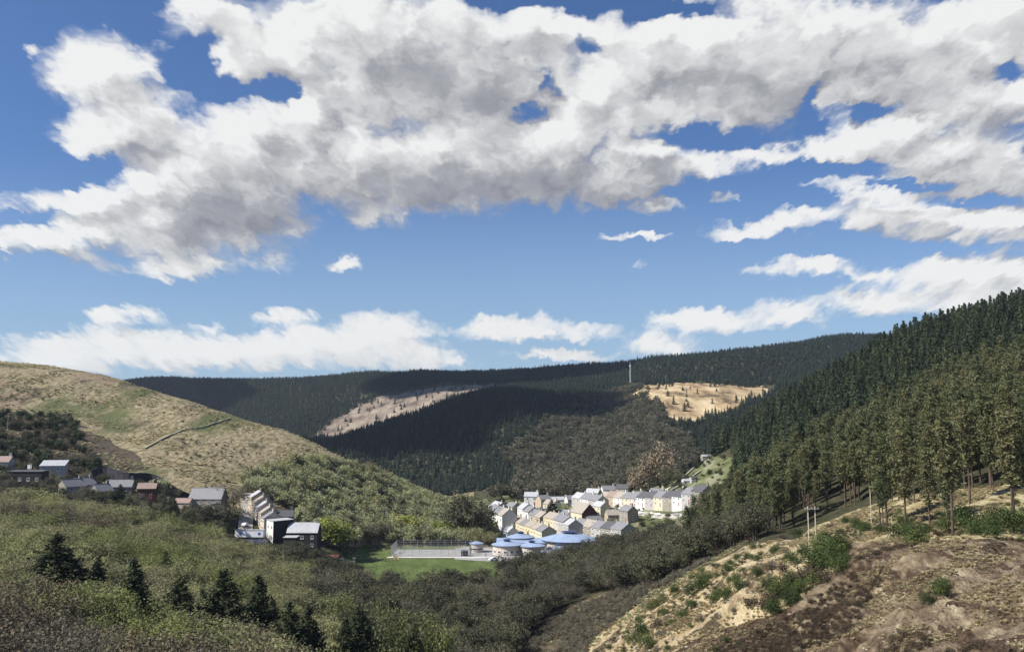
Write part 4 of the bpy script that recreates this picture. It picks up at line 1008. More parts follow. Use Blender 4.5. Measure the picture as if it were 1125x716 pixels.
def drape(name, pts, mat, lift=.06, label=None, n=26, const=None):
    """flat surfacing laid on the ground inside a quadrilateral"""
    A, B, C, D = [Vector((q[0], q[1], 0)) for q in pts]; V = []; Fc = []
    for i in range(n + 1):
        for j in range(n + 1):
            q = A.lerp(B, i / n).lerp(D.lerp(C, i / n), j / n)
            V.append((q.x, q.y, (const if const is not None else ground(q.x, q.y)) + lift))
    for i in range(n):
        for j in range(n): a = i * (n+1) + j; Fc.append((a, a+1, a+n+2, a+n+1))
    o = bpy.data.objects.new(name, mesh_from(name, V, Fc, [mat], True)); COL.objects.link(o)
    o.data.flip_normals() if o.data.polygons[0].normal.z < 0 else None
    return tag(o, label, None, kind='structure')
def gxy(px, Y): v = on(px, Y); return (v.x, v.y)
drape('school_yard', [gxy(500, 408), gxy(570, 396), gxy(572, 446), gxy(500, 452)], M_tar, const=FIELD_Z, lift=.07)
cx0, cx1 = on(431, 418).x, on(538, 418).x - 9
drape('sports_court', [(cx0, 416), (cx1, 416), (cx1, 440), (cx0, 440)], M_tar, const=FIELD_Z, lift=.11)
drape('court_kerb', [(cx0 - 1, 412.5), (cx1 + 14, 412.5), (cx1 + 14, 415.9), (cx0 - 1, 415.9)], M_conc, const=FIELD_Z, lift=.10)
# court fence
fe = empty('court_fence', (0, 0, FIELD_Z)); tag(fe, 'tall galvanised mesh fence around the school sports court', 'fence')
def bar(x0, y0, z0, x1, y1, z1, t=.06):
    v, f = tube([(x0, y0, z0), (x1, y1, z1)], [t, t], 4); return v, [tuple(q) for q in f], 0
mesh_p = []
W_ = cx1 - cx0
for (ax, ay, bx, by) in [(cx0, 416.5, cx1, 416.5), (cx0, 439.5, cx1, 439.5), (cx0, 416.5, cx0, 439.5), (cx1, 416.5, cx1, 439.5)]:
    L = math.hypot(bx - ax, by - ay); n = int(L / 3.2)
    for i in range(n + 1):
        t = i / n; x = ax + (bx - ax) * t; y = ay + (by - ay) * t
        bm_obj('post', [bar(x, y, -.2, x, y, 4.8, .075)], [M_metal], fe)
    for z_ in (.15, 1.2, 2.4, 3.6, 4.7): mesh_p.append(bar(ax, ay, z_, bx, by, z_, .035))
    k = int(L / .45)
    for i in range(k):
        t = (i + .5) / k; x = ax + (bx - ax) * t; y = ay + (by - ay) * t; mesh_p.append(bar(x, y, .1, x, y, 4.7, .018))
bm_obj('mesh_panel', mesh_p, [M_metal], fe)
# goal frames on the court
for gx in (cx0 + 2, cx1 - 2):
    g = bm_obj('goal_frame', [bar(gx, 425, 0, gx, 425, 2.1), bar(gx, 431, 0, gx, 431, 2.1), bar(gx, 425, 2.1, gx, 431, 2.1), bar(gx + 1, 425, 0, gx, 425, 2.1, .04), bar(gx + 1, 431, 0, gx, 431, 2.1, .04)], [M_whitep], None, (0, 0, FIELD_Z + .11))
    tag(g, 'white goal frame at the %s end of the fenced court' % ('left' if gx < cx0 + 5 else 'right'), 'goal')
# container and a few people in the yard
c_ = empty('storage_container', (on(511, 418).x, 418, FIELD_Z + .07)); tag(c_, 'dark storage container standing at the right end of the court fence', 'container')
bm_obj('body', [box(-1.6, 1.6, -1.2, 1.2, 0, 2.5)] + [box(-1.5 + i*.3, -1.4 + i*.3, -1.26, -1.202, .1, 2.4) for i in range(10)], [M_navy], c_); bm_obj('door', [box(-1.25, -.02, -1.33, -1.265, .15, 2.35), box(.02, 1.25, -1.33, -1.265, .15, 2.35)], [W_black], c_)
def person_mesh(seed):
    r = np.random.default_rng(seed)
    J = [(0,0,.92),(0,0,1.15),(0,0,1.40),(0,0,1.50),(0,-.01,1.60),(0,-.01,1.70),(.1,0,.88),(.12,-.05,.48),(.12,.04,.08),(.12,-.12,.04),(-.1,0,.88),(-.12,.08,.48),(-.12,.14,.08),(-.12,0,.04),
         (.19,0,1.40),(.25,.03,1.12),(.26,-.05,.88),(-.19,0,1.40),(-.25,.02,1.12),(-.26,-.06,.88)]
    E = [(0,1),(1,2),(2,3),(3,4),(4,5),(0,6),(6,7),(7,8),(8,9),(0,10),(10,11),(11,12),(12,13),(2,14),(14,15),(15,16),(2,17),(17,18),(18,19)]
    rad = [.14,.13,.14,.055,.095,.08,.09,.065,.05,.045,.09,.065,.05,.045,.06,.045,.035,.06,.045,.035]
    me = bpy.data.meshes.new('person'); me.from_pydata(J, E, []); me.update()
    o = bpy.data.objects.new('person', me); COL.objects.link(o)
    o.modifiers.new('s', 'SKIN'); 
    if not me.skin_vertices: pass
    for i, sv in enumerate(me.skin_vertices[0].data): sv.radius = (rad[i], rad[i]); sv.use_root = i == 0
    ss = o.modifiers.new('ss', 'SUBSURF'); ss.levels = 1; ss.render_levels = 1
    return o
try:
    for i, (px, Y, c, lab) in enumerate([(534, 414, (.05, .12, .35), 'person in a blue top walking across the school yard'), (545, 407, (.03, .03, .035), 'person in dark clothes standing in the yard left of the pair'),
                      (552, 403, (.12, .03, .03), 'person in a dark red top, left one of the pair nearest the trees'), (555, 402, (.03, .04, .03), 'person in black, right one of the pair nearest the trees')]):
        o = person_mesh(i)
        if not len(o.data.skin_vertices): raise RuntimeError
        o.location = (on(px, Y).x, Y, FIELD_Z + .08); o.rotation_euler = (0, 0, i * 1.7)
        mcl = plain_mat('clothes', c, .9, .2, 3); o.data.materials.append(mcl); tag(o, lab, 'person')
except Exception as ex: print('person', ex)

# ------------------------------------------------------------------ left village
def rel(px, Y, dz=.1): return on(px, Y) + Vector((0, 0, dz))
drape('street', [gxy(263, 374), gxy(279, 374), gxy(280, 412), gxy(266, 412)], M_road, lift=.35)
row((284, 408), (302, 384), 5, 8, 5.5, 8., [W_tan, W_tan, W_pink, W_cream, W_pink], [R_light, R_beige, R_light, R_beige, R_slate], 'the steep street row', group='stepped street houses', lift=1.)
house(rel(309, 379, .6), 8, 8.5, 8.0, 8.3, ROW + R(14), W_white, R_light, 'house with a slate end wall, blackened for its shade, and flat pale roof edge', storeys=2, nwin=2, chim=0, mono=True, endm=W_black, name='end_house')  # end wall turned from the sun: its shade is put into the slate colour
house(rel(336, 378, .3), 12.5, 8, 6.6, 10.2, 0, W_black, R_light, 'black walled house with a pale slate roof right of the end house', storeys=2, nwin=3, chim=1, name='slate_house', door=False)
house(rel(322, 368, .2), 5.2, 5, 4.8, 5.0, 0, W_black, R_light, 'small black annex with a flat pale roof in front of the slate roofed house', 'annex', storeys=1, nwin=2, chim=0, mono=True, name='annex', door=False)
house(rel(312, 392, 0), 9, 7, 7.0, 9.4, R(10), W_stone, R_dark, 'dark roofed house just behind the black end wall', storeys=2, nwin=2, chim=2, name='terraced_house', door=False)
house(rel(230, 388, .8), 14, 8, 5.6, 9.8, R(-3), W_stone, R_slate, 'large stone house with a broad grey slate roof left of the steep street', storeys=2, nwin=4, chim=1, name='stone_house')
house(rel(238, 380, .4), 6, 7, 4.2, 7.0, R(80), W_tan, R_beige, 'gabled tan wing in front of the large stone house', storeys=1, nwin=2, chim=0, name='gabled_wing', door=False)
house(rel(203, 384, .4), 7, 5, 2.9, 4.6, R(-4), W_cream, R_pink, 'small cream garage with a pink tiled roof left of the stone house', 'garage', storeys=1, nwin=2, chim=0, name='garage')
house(rel(163, 388, .2), 7.5, 6, 4.4, 6.6, R(12), W_brick, R_pink, 'red brick cottage half hidden by shrubs below the dark retaining wall', storeys=1, nwin=2, chim=1, name='cottage')
for px, Y, w, lab in [(79, 374, 9, 'pale roofed gabled cottage farthest left of the pair behind the pale wood'), (92, 382, 8, 'pale roofed gabled cottage, second of the pair behind the pale wood'), (112, 378, 7, 'pale gabled cottage just left of the blackish round conifer'),
                      (134, 392, 10, 'grey roofed house behind the blackish round conifer')]:
    house(rel(px, Y, -.3), w, 7, 2.6, 5.4, R(60) if px != 134 else R(10), W_stone, R_slate, lab, storeys=1, nwin=2, chim=1, name='cottage', door=False)
house(rel(31, 372, 1.6), 14, 6, 4.6, 4.9, 0, W_black, R_dark, 'long dark flat roofed building with pale end posts at far left', 'building', storeys=1, nwin=4, chim=0, mono=True, name='flat_roofed_building', door=False)
house(rel(59, 398, .8), 10, 7, 3.0, 5.2, R(14), W_grey, R_light, 'barn with a bright corrugated roof on the hill foot at far left', 'barn', storeys=1, nwin=2, chim=0, mono=True, name='barn', door=False)
house(rel(-2, 396, .5), 11, 7, 3.2, 5.6, R(6), W_pink, R_pink, 'pink roofed house cut by the left edge', 'house', storeys=1, nwin=2, chim=1, name='bungalow', door=False)
house(rel(273, 414, .2), 5, 4, 2.8, 3.1, R(-10), W_pink, R_beige, 'small shed at the top of the steep street', 'shed', storeys=1, nwin=2, chim=0, mono=True, name='shed', door=False)
house(rel(235, 410, .2), 4, 4, 2.4, 3.2, R(-10), W_white, R_light, 'little white hut at the right end of the dark retaining wall', 'shed', storeys=1, nwin=1, chim=0, name='hut', door=False)
# dark retaining wall, curved, with a pale coping
def wall_path(name, pts, h, t, mat, label, cat, cope=None, base=-.5, dz=0):
    e = empty(name, (0, 0, 0)); tag(e, label, cat)
    V = []; Fc = []; V2 = []; F2 = []
    P_ = [Vector(p) for p in pts]
    for i, p in enumerate(P_):
        tdir = (P_[min(i+1, len(P_)-1)] - P_[max(i-1, 0)]); tdir.z = 0; tdir.normalize(); nrm = Vector((-tdir.y, tdir.x, 0)) * t / 2
        hh = h(i / (len(P_)-1)) if callable(h) else h
        for q, z_ in ((p - nrm, base), (p + nrm, base), (p + nrm, hh), (p - nrm, hh)): V.append((q.x, q.y, p.z + z_ + dz))
        for q, z_ in ((p - nrm * 1.3, hh + .003), (p + nrm * 1.3, hh + .003), (p + nrm * 1.3, hh + .16), (p - nrm * 1.3, hh + .16)): V2.append((q.x, q.y, p.z + z_ + dz))
        if i:
            a = 4 * i; b = a - 4
            for k in range(4): Fc.append((b+k, b+(k+1) % 4, a+(k+1) % 4, a+k)); F2.append((b+k, b+(k+1) % 4, a+(k+1) % 4, a+k))
    n = len(V); Fc += [(0, 1, 2, 3), (n-1, n-2, n-3, n-4)]; F2 += [(0, 1, 2, 3), (n-1, n-2, n-3, n-4)]
    bm_obj('masonry', [(V, Fc, 0)], [mat], e)
    if cope: bm_obj('coping', [(V2, F2, 0)], [cope], e)
    return e
rw = [rel(px, 401 + 3 * math.sin(i * .7), 0) for i, px in enumerate(range(100, 240, 6))]
wall_path('retaining_wall', rw, lambda t: 1.6 + 5.2 * math.sin(math.pi * min(1, t * 1.15 + .12)) ** .6, .6, M_darkwall, 'long dark retaining wall below the bare hill above the left houses', 'wall', M_darkwall)
hw_ = []
for i in range(34):
    t = i / 33; px = 160 + 92 * t; py = np.interp(px, [160, 180, 200, 222, 252], [493, 482, 473, 470, 460])
    # distance on the hill where the ground is seen at this height
    ys = np.linspace(420, 620, 200); xs = float(ray(px, 480)[0]) * ys; zz = grounds(xs, ys); pyy = project(xs, ys, zz)[1]; j = int(np.argmin(np.abs(pyy - py))); hw_.append(Vector((xs[j], ys[j], zz[j])))
wall_path('hill_wall', hw_, .65, .5, M_stonew, 'pale dry stone wall slanting across the bare hill', 'wall', M_stonew)
# white site cabin, tarpaulin shed, yard things
sc_ = empty('site_cabin', rel(277, 369, .6), R(-2)); tag(sc_, 'long white cabin with two blue panels in front of the steep street', 'cabin')
bm_obj('body', [box(-5.9, 5.9, -1.3, 1.3, .4, 3.2)], [M_whitep], sc_, bevel=.06); bm_obj('roof', [box(-6., 6., -1.4, 1.4, 3.203, 3.34)], [R_light], sc_)
for x in (-3.6, 4.1): bm_obj('panel', [box(x - .5, x + .5, -1.36, -1.303, 1.4, 2.4)], [M_blue], sc_)
for x in (-4.5, 0, 4.5): bm_obj('support', [box(x - .25, x + .25, -1.1, 1.1, -1.6, .397)], [M_wood], sc_)
ts = house(rel(285, 360, -.6), 9, 5, 2.4, 3.6, R(-4), M_navy, M_navy, 'low shed under a navy tarpaulin below the white cabin', 'shed', storeys=1, nwin=2, chim=0, name='shed', door=False)
rs = house(rel(364, 368, .2), 7.5, 4, 2.3, 3.2, R(-5), M_rust, M_rust, 'red brown shed in the yard at the field edge', 'shed', storeys=1, nwin=2, chim=0, name='shed', door=False)
def caravan(p, rz, L, label):
    e = empty('caravan', p, rz); tag(e, label, 'caravan', 'caravans in the yard')
    prof = [(-L/2,.5),(-L/2-.15,1.2),(-L/2+.25,2.3),(-L/2+.7,2.6),(L/2-.6,2.6),(L/2-.1,2.3),(L/2+.15,1.3),(L/2,.5)]
    v = [(x, -1.05, z) for x, z in prof] + [(x, 1.05, z) for x, z in prof]; n = len(prof)
    bm_obj('body', [(v, [tuple(range(n)), tuple(reversed(range(n, 2*n)))] + [(i, (i+1) % n, n+(i+1) % n, n+i) for i in range(n)], 0)], [M_whitep], e)
    for x in (-L*.27, L*.27): bm_obj('window', [box(x-.55, x+.55, -1.08, -1.052, 1.35, 1.95), box(x-.55, x+.55, 1.052, 1.08, 1.35, 1.95)], [M_glass], e)
    for s in (-1, 1):
        vv, ff = tube([(0, s*.85, .32), (0, s*1.07, .32)], [.32, .32], 12); w_ = bm_obj('wheel', [(vv, [tuple(q) for q in ff] + [tuple(range(12)), tuple(range(12, 24))], 0)], [M_tyre], e)
    return e
caravan(rel(374, 378, .1), R(12), 4.6, 'white caravan in the yard beside the black walled house'); caravan(rel(381, 366, .1), R(-15), 4.2, 'white caravan nearest the field edge in the yard'); caravan(rel(388, 384, .1), R(80), 4.0, 'white caravan at the back of the yard under the yellow bushes')
def car(p, rz, paint, label):
    e = empty('parked_car', p, rz); tag(e, label, 'car', 'parked cars')
    prof = [(-2.1,.3),(-2.15,.75),(-1.95,.95),(-1.35,1.0),(-.75,1.42),(.75,1.45),(1.45,1.0),(2.0,.9),(2.1,.6),(2.05,.3)]
    v = [(x, -.82 if z < 1.2 else -.68, z) for x, z in prof] + [(x, .82 if z < 1.2 else .68, z) for x, z in prof]; n = len(prof)
    bm_obj('body', [(v, [tuple(range(n)), tuple(reversed(range(n, 2*n)))] + [(i, (i+1) % n, n+(i+1) % n, n+i) for i in range(n)], 0)], [paint], e)
    for s in (-1, 1): bm_obj('window', [([(-1.15, s*.80, 1.02), (1.2, s*.80, 1.02), (.68, s*.72, 1.38), (-.7, s*.72, 1.36)], [(0, 1, 2, 3)], 0)], [M_glass], e)
    for x in (-1.3, 1.3):
        for s in (-1, 1):
            vv, ff = tube([(x, s*.66, .31), (x, s*.86, .31)], [.31, .31], 12); bm_obj('wheel', [(vv, [tuple(q) for q in ff] + [tuple(range(12)), tuple(range(12, 24))], 0)], [M_tyre], e)
    return e
P_white = plain_mat('white_car_paint', (.75, .75, .75), .25, .05, 1, .6); P_black = plain_mat('black_car_paint', (.02, .02, .025), .2, .1, 1, .6); P_silver = plain_mat('silver_car_paint', (.45, .46, .48), .3, .06, 1, .6, .4); P_red = plain_mat('red_car_paint', (.35, .03, .02), .25, .1, 1, .6)
for px, Y, rz, pm, lab in [(703, 522, 20, P_white, 'white car parked above the long terrace, left of the black one'), (709, 517, 15, P_black, 'black car parked above the long terrace'), (716, 522, 25, P_silver, 'silver car parked above the long terrace, right of the black one'),
    (652, 478, -60, P_red, 'red car parked by the chapel gable'), (396, 368, 5, P_silver, 'silver car in the yard beside the field'), (348, 364, -8, P_white, 'white car in front of the black walled house'), (357, 363, 10, P_silver, 'silver car left of the red brown shed'),
    (737, 512, 30, P_black, 'black car parked near the garden walls, farthest right'), (271, 384, 85, P_white, 'white car parked on the steep street'), (542, 404, 40, P_white, 'white car at the edge of the school yard'), (670, 520, -62, P_silver, 'silver car parked in front of the long terrace')]:
    q = rel(px, Y, .05)
    if px == 542: q.z = FIELD_Z + .1
    if px == 271: q.z += .35
    car(q, R(rz), pm, lab)
def ribbon(name, pts, w, mat, label, lift=.12):
    Q = []; V = []; Fc = []
    for i in range(len(pts) - 1):
        A, B = on(*pts[i]), on(*pts[i+1])
        for k in range(12): Q.append(A.lerp(B, k / 12))
    Q.append(on(*pts[-1]))
    for i, p in enumerate(Q):
        t = Q[min(i+1, len(Q)-1)] - Q[max(0, i-1)]; t.z = 0; t.normalize(); nn = Vector((-t.y, t.x, 0)) * w / 2
        for j in range(5):
            q = p + nn * (j / 2 - 1); V.append((q.x, q.y, ground(q.x, q.y) + lift))
        if i:
            for j in range(4): a = i * 5 + j; Fc.append((a - 5, a - 4, a + 1, a))
    o = bpy.data.objects.new(name, mesh_from(name, V, Fc, [mat], True)); COL.objects.link(o); return tag(o, label, kind='structure')
ribbon('road', [(648, 572), (690, 520), (735, 478), (762, 455)], 6, M_road, 'village road along the long terrace')
ribbon('road', [(560, 540), (590, 500), (622, 462)], 5, M_road, 'lane between the yellow row and the middle row')
ribbon('path', [(700, 560), (740, 575), (785, 598)], 2.5, M_conc, 'pale path up through the allotments')
rc = np.random.default_rng(12)
for i, (px, Y) in enumerate([(656, 552), (664, 543), (676, 532), (684, 524), (694, 514), (702, 506), (714, 496), (722, 490), (733, 480), (742, 473), (752, 464)]):
    pm = [P_white, P_silver, P_black, P_red][int(rc.integers(4))]; nm = {id(P_white): 'white', id(P_silver): 'silver', id(P_black): 'black', id(P_red): 'red'}[id(pm)]
    car(rel(px, Y, .15), ROW, pm, '%s car parked on the terrace road, %s from its far end' % (nm, ORD[i]))
for i, (px, Y) in enumerate([(652, 562), (668, 546), (684, 530), (700, 514), (718, 498), (738, 482), (566, 530), (584, 505), (606, 480), (628, 470)]):
    e = empty('street_lamp', rel(px, Y, 0), ROW); tag(e, 'grey street lamp on the %s, %s from the far end' % (('terrace road', ORD[i]) if i < 6 else ('lane behind the yellow row', ORD[i - 6])), 'street lamp', 'village street lamps')
    v, f = tube([(0, 0, -.3), (0, 0, 5.8), (0, .35, 6.1), (0, 1.2, 6.2)], [.09, .06, .05, .04], 6); bm_obj('post', [(v, [tuple(q) for q in f], 0)], [M_metal], e); bm_obj('lantern', [box(-.12, .12, 1.15, 1.7, 6.1, 6.25)], [M_conc], e)
# poles
def pole(p, h, label, arm=1.6, r=.14, mat=M_polew, cat='utility pole', name='utility_pole', group=None):
    e = empty(name, p); tag(e, label, cat, group)
    v, f = tube([(0, 0, -.5), (0, 0, h)], [r, r * .75], 8); bm_obj('post', [(v, [tuple(q) for q in f] + [tuple(range(8, 16))], 0)], [mat], e)
    if arm:
        a = bm_obj('crossarm', [box(-arm/2, arm/2, -.16, -.05, h - .5, h - .36)], [mat], e)
        for x in (-arm*.42, 0, arm*.42): bm_obj('insulator', [box(x-.06, x+.06, -.16, -.05, h - .358, h - .15)], [W_grey], a)
    return e
hp = empty('double_pole', rel(890, 186, 0), R(4)); tag(hp, 'pair of pale wooden power poles joined by a crossarm in front of the pines', 'power pole')
for x in (-.75, .75):
    v, f = tube([(x, 0, -.5), (x, 0, 7.9)], [.15, .12], 8); bm_obj('post', [(v, [tuple(q) for q in f] + [tuple(range(8, 16))], 0)], [M_polew], hp)
a = bm_obj('crossarm', [box(-1.5, 1.5, -.28, -.16, 7.3, 7.45)], [M_polew], hp)
for x in (-1.35, 0, 1.35): bm_obj('insulator', [box(x-.07, x+.07, -.28, -.16, 7.452, 7.7)], [W_grey], a)
pole(rel(955, 196), 8.5, 'thin pale pole by itself among the pines', 0, .1)
for px, Y, h, lab in [(5, 470, 9, 'pole at the far left edge on the bare hill'), (221, 490, 8, 'pole on the bare hill left of the dry stone wall top'), (33, 385, 7, 'pole beside the dark flat roofed building'), (372, 520, 8, 'thin pole near the end of the hill ridge'),
                      (186, 376, 6, 'pole left of the dark cypress by the garage'), (344, 376, 7.5, 'pole beside the pale slate roof'), (391, 372, 6, 'pole at the right corner of the yard'), (586, 500, 8, 'pole among the yellow houses'), (750, 520, 7, 'pole on the allotment slope')]:
    pole(rel(px, Y), h, lab)
mast = empty('radio_mast', rel(694, 1420)); tag(mast, 'tall thin white radio mast on the far hill beside the clearing', 'mast')
mp = []
for s in range(3):
    a = s * 2.094; mp.append(bar(.9*math.cos(a), .9*math.sin(a), -1, .5*math.cos(a), .5*math.sin(a), 38, .12))
for i in range(18):
    z_ = i * 2.1; k = .9 - .4 * z_ / 38
    for s in range(3):
        a = s * 2.094; b = a + 2.094; mp.append(bar(k*math.cos(a), k*math.sin(a), z_, k*math.cos(b), k*math.sin(b), z_ + 2.1, .05))
bm_obj('lattice', mp, [M_whitep], mast); bm_obj('aerial', [bar(0, 0, 38, 0, 0, 42, .14), box(-1.2, 1.2, -.3, .3, 34, 36)], [M_whitep], mast)
# sign by the far left building, leaning fence by the yard, garden walls
sg = empty('sign_board', rel(32, 392, .6)); tag(sg, 'small white square board on posts above the dark flat roofed building', 'sign'); bm_obj('board', [box(-.9, .9, -.08, 0, 2., 3.7)], [M_whitep], sg)
for x in (-.7, .7): bm_obj('post', [box(x-.07, x+.07, .003, .12, -.5, 3.5)], [M_wood], sg)
lf = empty('board_fence', rel(391, 360, 0), R(62)); tag(lf, 'weathered board fence along the right side of the yard', 'fence')
for i in range(6): bm_obj('post', [box(-6 + i*2.4, -5.85 + i*2.4, -.08, .08, -.6, 2.1)], [M_wood], lf)
bm_obj('boards', [box(-6 + i*.3, -5.74 + i*.3, -.13, -.083, 0, 1.8 + .1*((i*7) % 3)) for i in range(41)], [M_wood], lf)
for k, (pa, pb, lab) in enumerate([((718, 520), (760, 500), 'low stone garden wall above the long terrace'), ((705, 545), (770, 560), 'stone wall across the middle of the allotment slope'), ((742, 575), (800, 600), 'stone wall at the top of the allotments'), ((545, 470), (545, 500), 'low stone wall at the left foot of the tall row')]):
    A = on(*pa); B = on(*pb); wall_path('garden_wall', [(lambda q: Vector((q.x, q.y, ground(q.x, q.y))))(A.lerp(B, i / 12)) for i in range(13)], 1.3, .4, M_stonew, lab, 'wall', M_conc)
def gpix(px, py, Y0, Y1):
    """the ground point seen at a photo place, between two distances"""
    ys = np.linspace(Y0, Y1, 240); xs = float(ray(px, py)[0]) * ys; zz = grounds(xs, ys); pyy = project(xs, ys, zz)[1]
    j = int(np.argmin(np.abs(pyy - py))); return Vector((xs[j], ys[j], zz[j]))
K_gorse = [bush_mesh(200 + i, 2.0, 1.6, M_gorse) for i in range(3)]
K_heath = [bush_mesh(210 + i, 1.2, 1.4, M_heath, 500, .12) for i in range(3)]
def tuft_mesh(seed, mat, n=60, h=.5, rad=.35, w=.05):
    rr = np.random.default_rng(seed); V = []; Fc = []
    for i in range(n):
        a = rr.uniform(0, 6.28); q = rad * rr.uniform(0, .6); b = a + rr.normal(0, .6); L = h * rr.uniform(.5, 1.1); o = rad * rr.uniform(.5, 1.5)
        x, y = q * math.cos(a), q * math.sin(a); px_, py_ = -math.sin(b) * w, math.cos(b) * w; k = len(V)
        V += [(x - px_, y - py_, -.05), (x + px_, y + py_, -.05), (x + math.cos(b) * o * .5 + px_ * .7, y + math.sin(b) * o * .5 + py_ * .7, L * .8), (x + math.cos(b) * o * .5 - px_ * .7, y + math.sin(b) * o * .5 - py_ * .7, L * .8)]
        Fc.append((k, k+1, k+2, k+3))
    return mesh_from('tuft', V, np.array(Fc), [mat])
K_straw = [tuft_mesh(260 + i, M_straw, w=.06) for i in range(3)]
K_hillgrass = [tuft_mesh(266 + i, M_straw, 26, .7, 1.0, .16) for i in range(2)] + [tuft_mesh(268, M_slope, 26, .6, 1.0, .16)]
def stone_mesh(seed):
    rr = np.random.default_rng(seed); b = bmesh.new(); bmesh.ops.create_icosphere(b, subdivisions=2, radius=.3)
    for v in b.verts: v.co *= 1 + rr.normal(0, .13); v.co.z *= .6
    m_ = bpy.data.meshes.new('stone'); b.to_mesh(m_); b.free(); m_.materials.append(M_rockm); return m_
M_rockm = plain_mat('loose_rock', (.30, .26, .20), .95, .35, 3)
K_stone = [stone_mesh(i) for i in range(3)]
K_stick = [tuft_mesh(270 + i, plain_mat('dead_sticks', (.14, .10, .075), .95, .3, 2), 16, .25, 1.6, .035) for i in range(2)]
K_scrub = [bush_mesh(220 + i, 1.6, 1.5, M_grey, 420, .16) for i in range(2)]
K_darkbush = [bush_mesh(230 + i, 3.0, 2.0, M_dark, 900, .28) for i in range(2)]
K_lime = [broadleaf(240, 6.2, 3.0, M_lime, n_leaf=1600, leaf=.4), broadleaf(241, 6.2, 3.0, M_lime, n_leaf=1600, leaf=.4)]
K_slopeb = [broadleaf(244 + i, 6.2, 3.0, M_slope, n_leaf=1500, leaf=.4) for i in range(2)]
K_pale = [broadleaf(250, 6.2, 2.8, foliage_mat('pale_bare_twigs', (.19, .145, .095), (.24, .19, .125), (.29, .235, .16), .2), n_leaf=1300, leaf=.35, bark=M_barkpale)]
def bush(kinds, p, sc, label, group, cat='shrub', name='shrub', flat=1.):
    e = empty(name, p, r.uniform(0, 6.28), (sc, sc, sc * flat)); child('foliage', kinds[int(r.integers(len(kinds)))], e); return tag(e, label, cat, group)
r = np.random.default_rng(77)
# shrubs above the right cutting and along the bank top
n = 0
for px, py, sc in [(905,592,.9),(925,588,.8),(950,585,1.0),(968,586,.9),(985,592,1.3),(990,578,1.2),(1002,590,1.5),(1006,600,1.6),(1040,583,1.3),(1055,578,1.9),(1068,584,1.7),(1085,585,1.5),(1098,580,1.6),(1110,584,1.9),(1122,586,1.7),(1015,570,.6),(1032,565,.6),(930,575,.9),(912,580,.8),(875,590,1.),(860,592,.8),(890,590,.7),(942,580,1.1),(1030,588,.8),(1018,587,.9),(975,578,.7),(1075,590,1.2),(1092,592,1.)]:
    bush(K_gorse if sc > .85 else K_heath, gpix(px, py, 135, 235), sc * 1.15, 'dark green shrub in the line along the top of the right bank', 'shrubs along the bank top')
# gorse on the sandy slope
gz = [(905,612,2.1),(912,620,2.3),(900,628,2.2),(892,636,2.),(918,606,1.7),(880,642,1.7),(868,650,1.6),(856,655,1.5),(845,662,1.4),(838,668,1.2),(812,648,1.3),(806,640,1.1),(795,660,1.3),(820,668,1.3),(832,632,.9),(845,625,.9),(800,628,1.),
      (768,648,1.4),(775,640,1.2),(758,655,1.4),(785,662,1.1),(745,632,1.2),(730,640,1.1),(718,645,1.),(760,622,.9),(782,618,1.),(770,612,.8),(700,700,1.5),(694,708,1.2),(712,712,1.3),(672,706,1.1),(680,698,.9),(722,690,1.3),(715,650,1.),(842,645,1.1),(860,628,1.2),(872,620,1.2),(885,612,1.3),(828,604,.8),(850,606,.8),(925,630,1.4),(908,640,1.5),(760,668,.9),(1030,655,1.1),(1035,648,.8),(1020,664,.8)]
for px, py, sc in gz:
    bush(K_gorse if r.random() < .75 else K_heath, gpix(px + r.uniform(-3, 3), py, 75, 215), sc * 1.15, 'green gorse bush on the sandy right slope', 'gorse bushes on the sandy slope', name='gorse_bush')
gp = scatter(poly((838,668),(870,635),(900,606),(935,600),(930,622),(900,650),(865,672),(845,680)), 90, 215, 3.1, r, .5, xlim=(.1, .5), top=1)
for q in gp: bush(K_gorse, Vector(q), r.uniform(.7, 1.5), 'bright green gorse in the dense patch above the cutting', 'gorse in the dense patch', name='gorse_bush')
gp = scatter(poly((660,716),(690,690),(720,640),(770,612),(830,600),(870,610),(800,680),(740,716)), 90, 215, 5.5, r, .5, xlim=(.02, .4), top=1)
for q in gp: bush(K_gorse + K_scrub, Vector(q), r.uniform(.35, .95), 'small bush on the sandy right slope', 'small bushes on the sandy slope')
# brown heather and low scrub on the cutting, dead stuff on the spoil: ground cover
def cover(name, region, Y0, Y1, sp, kinds, a, b, label, cat, seed, thr=-.05, scl=9, xlim=(-.1, .75)):
    rr = np.random.default_rng(seed); pts = scatter(region, Y0, Y1, sp, rr, .5, xlim=xlim, top=1)
    if len(pts) == 0: return
    pts = pts[fbm(pts[:, 0] / scl, pts[:, 1] / scl, 3, seed) > thr]; print(name, len(pts))
    if len(pts): stuff_instances(name, pts, rr.uniform(a, b, len(pts)), rr.uniform(0, 6.28, len(pts)), kinds, label, cat, seed)
cover('heather', poly((700,770),(790,716),(870,668),(925,640),(950,600),(1200,600),(1200,900)), 70, 160, .9, K_heath, .3, .75, 'brown heather and dead bracken patches on the dark cutting', 'heather', 301, .06, 16)
cover('rough_scrub', poly((540,770),(560,716),(620,670),(700,640),(760,615),(800,605),(720,655),(660,700),(620,770)), 100, 330, 1.6, K_scrub + K_heath[:1] + K_scrub + K_straw[:1], .5, 1.1, 'low brown and green scrub on the spoil slope', 'scrub', 302, -.25, 12)
cover('sand_scrub', poly((640,740),(700,660),(760,615),(840,600),(930,598),(900,650),(800,716)), 90, 215, 1.5, K_heath + K_gorse[:1], .25, .6, 'small brown tufts scattered over the sandy slope', 'scrub', 303, .22, 7)
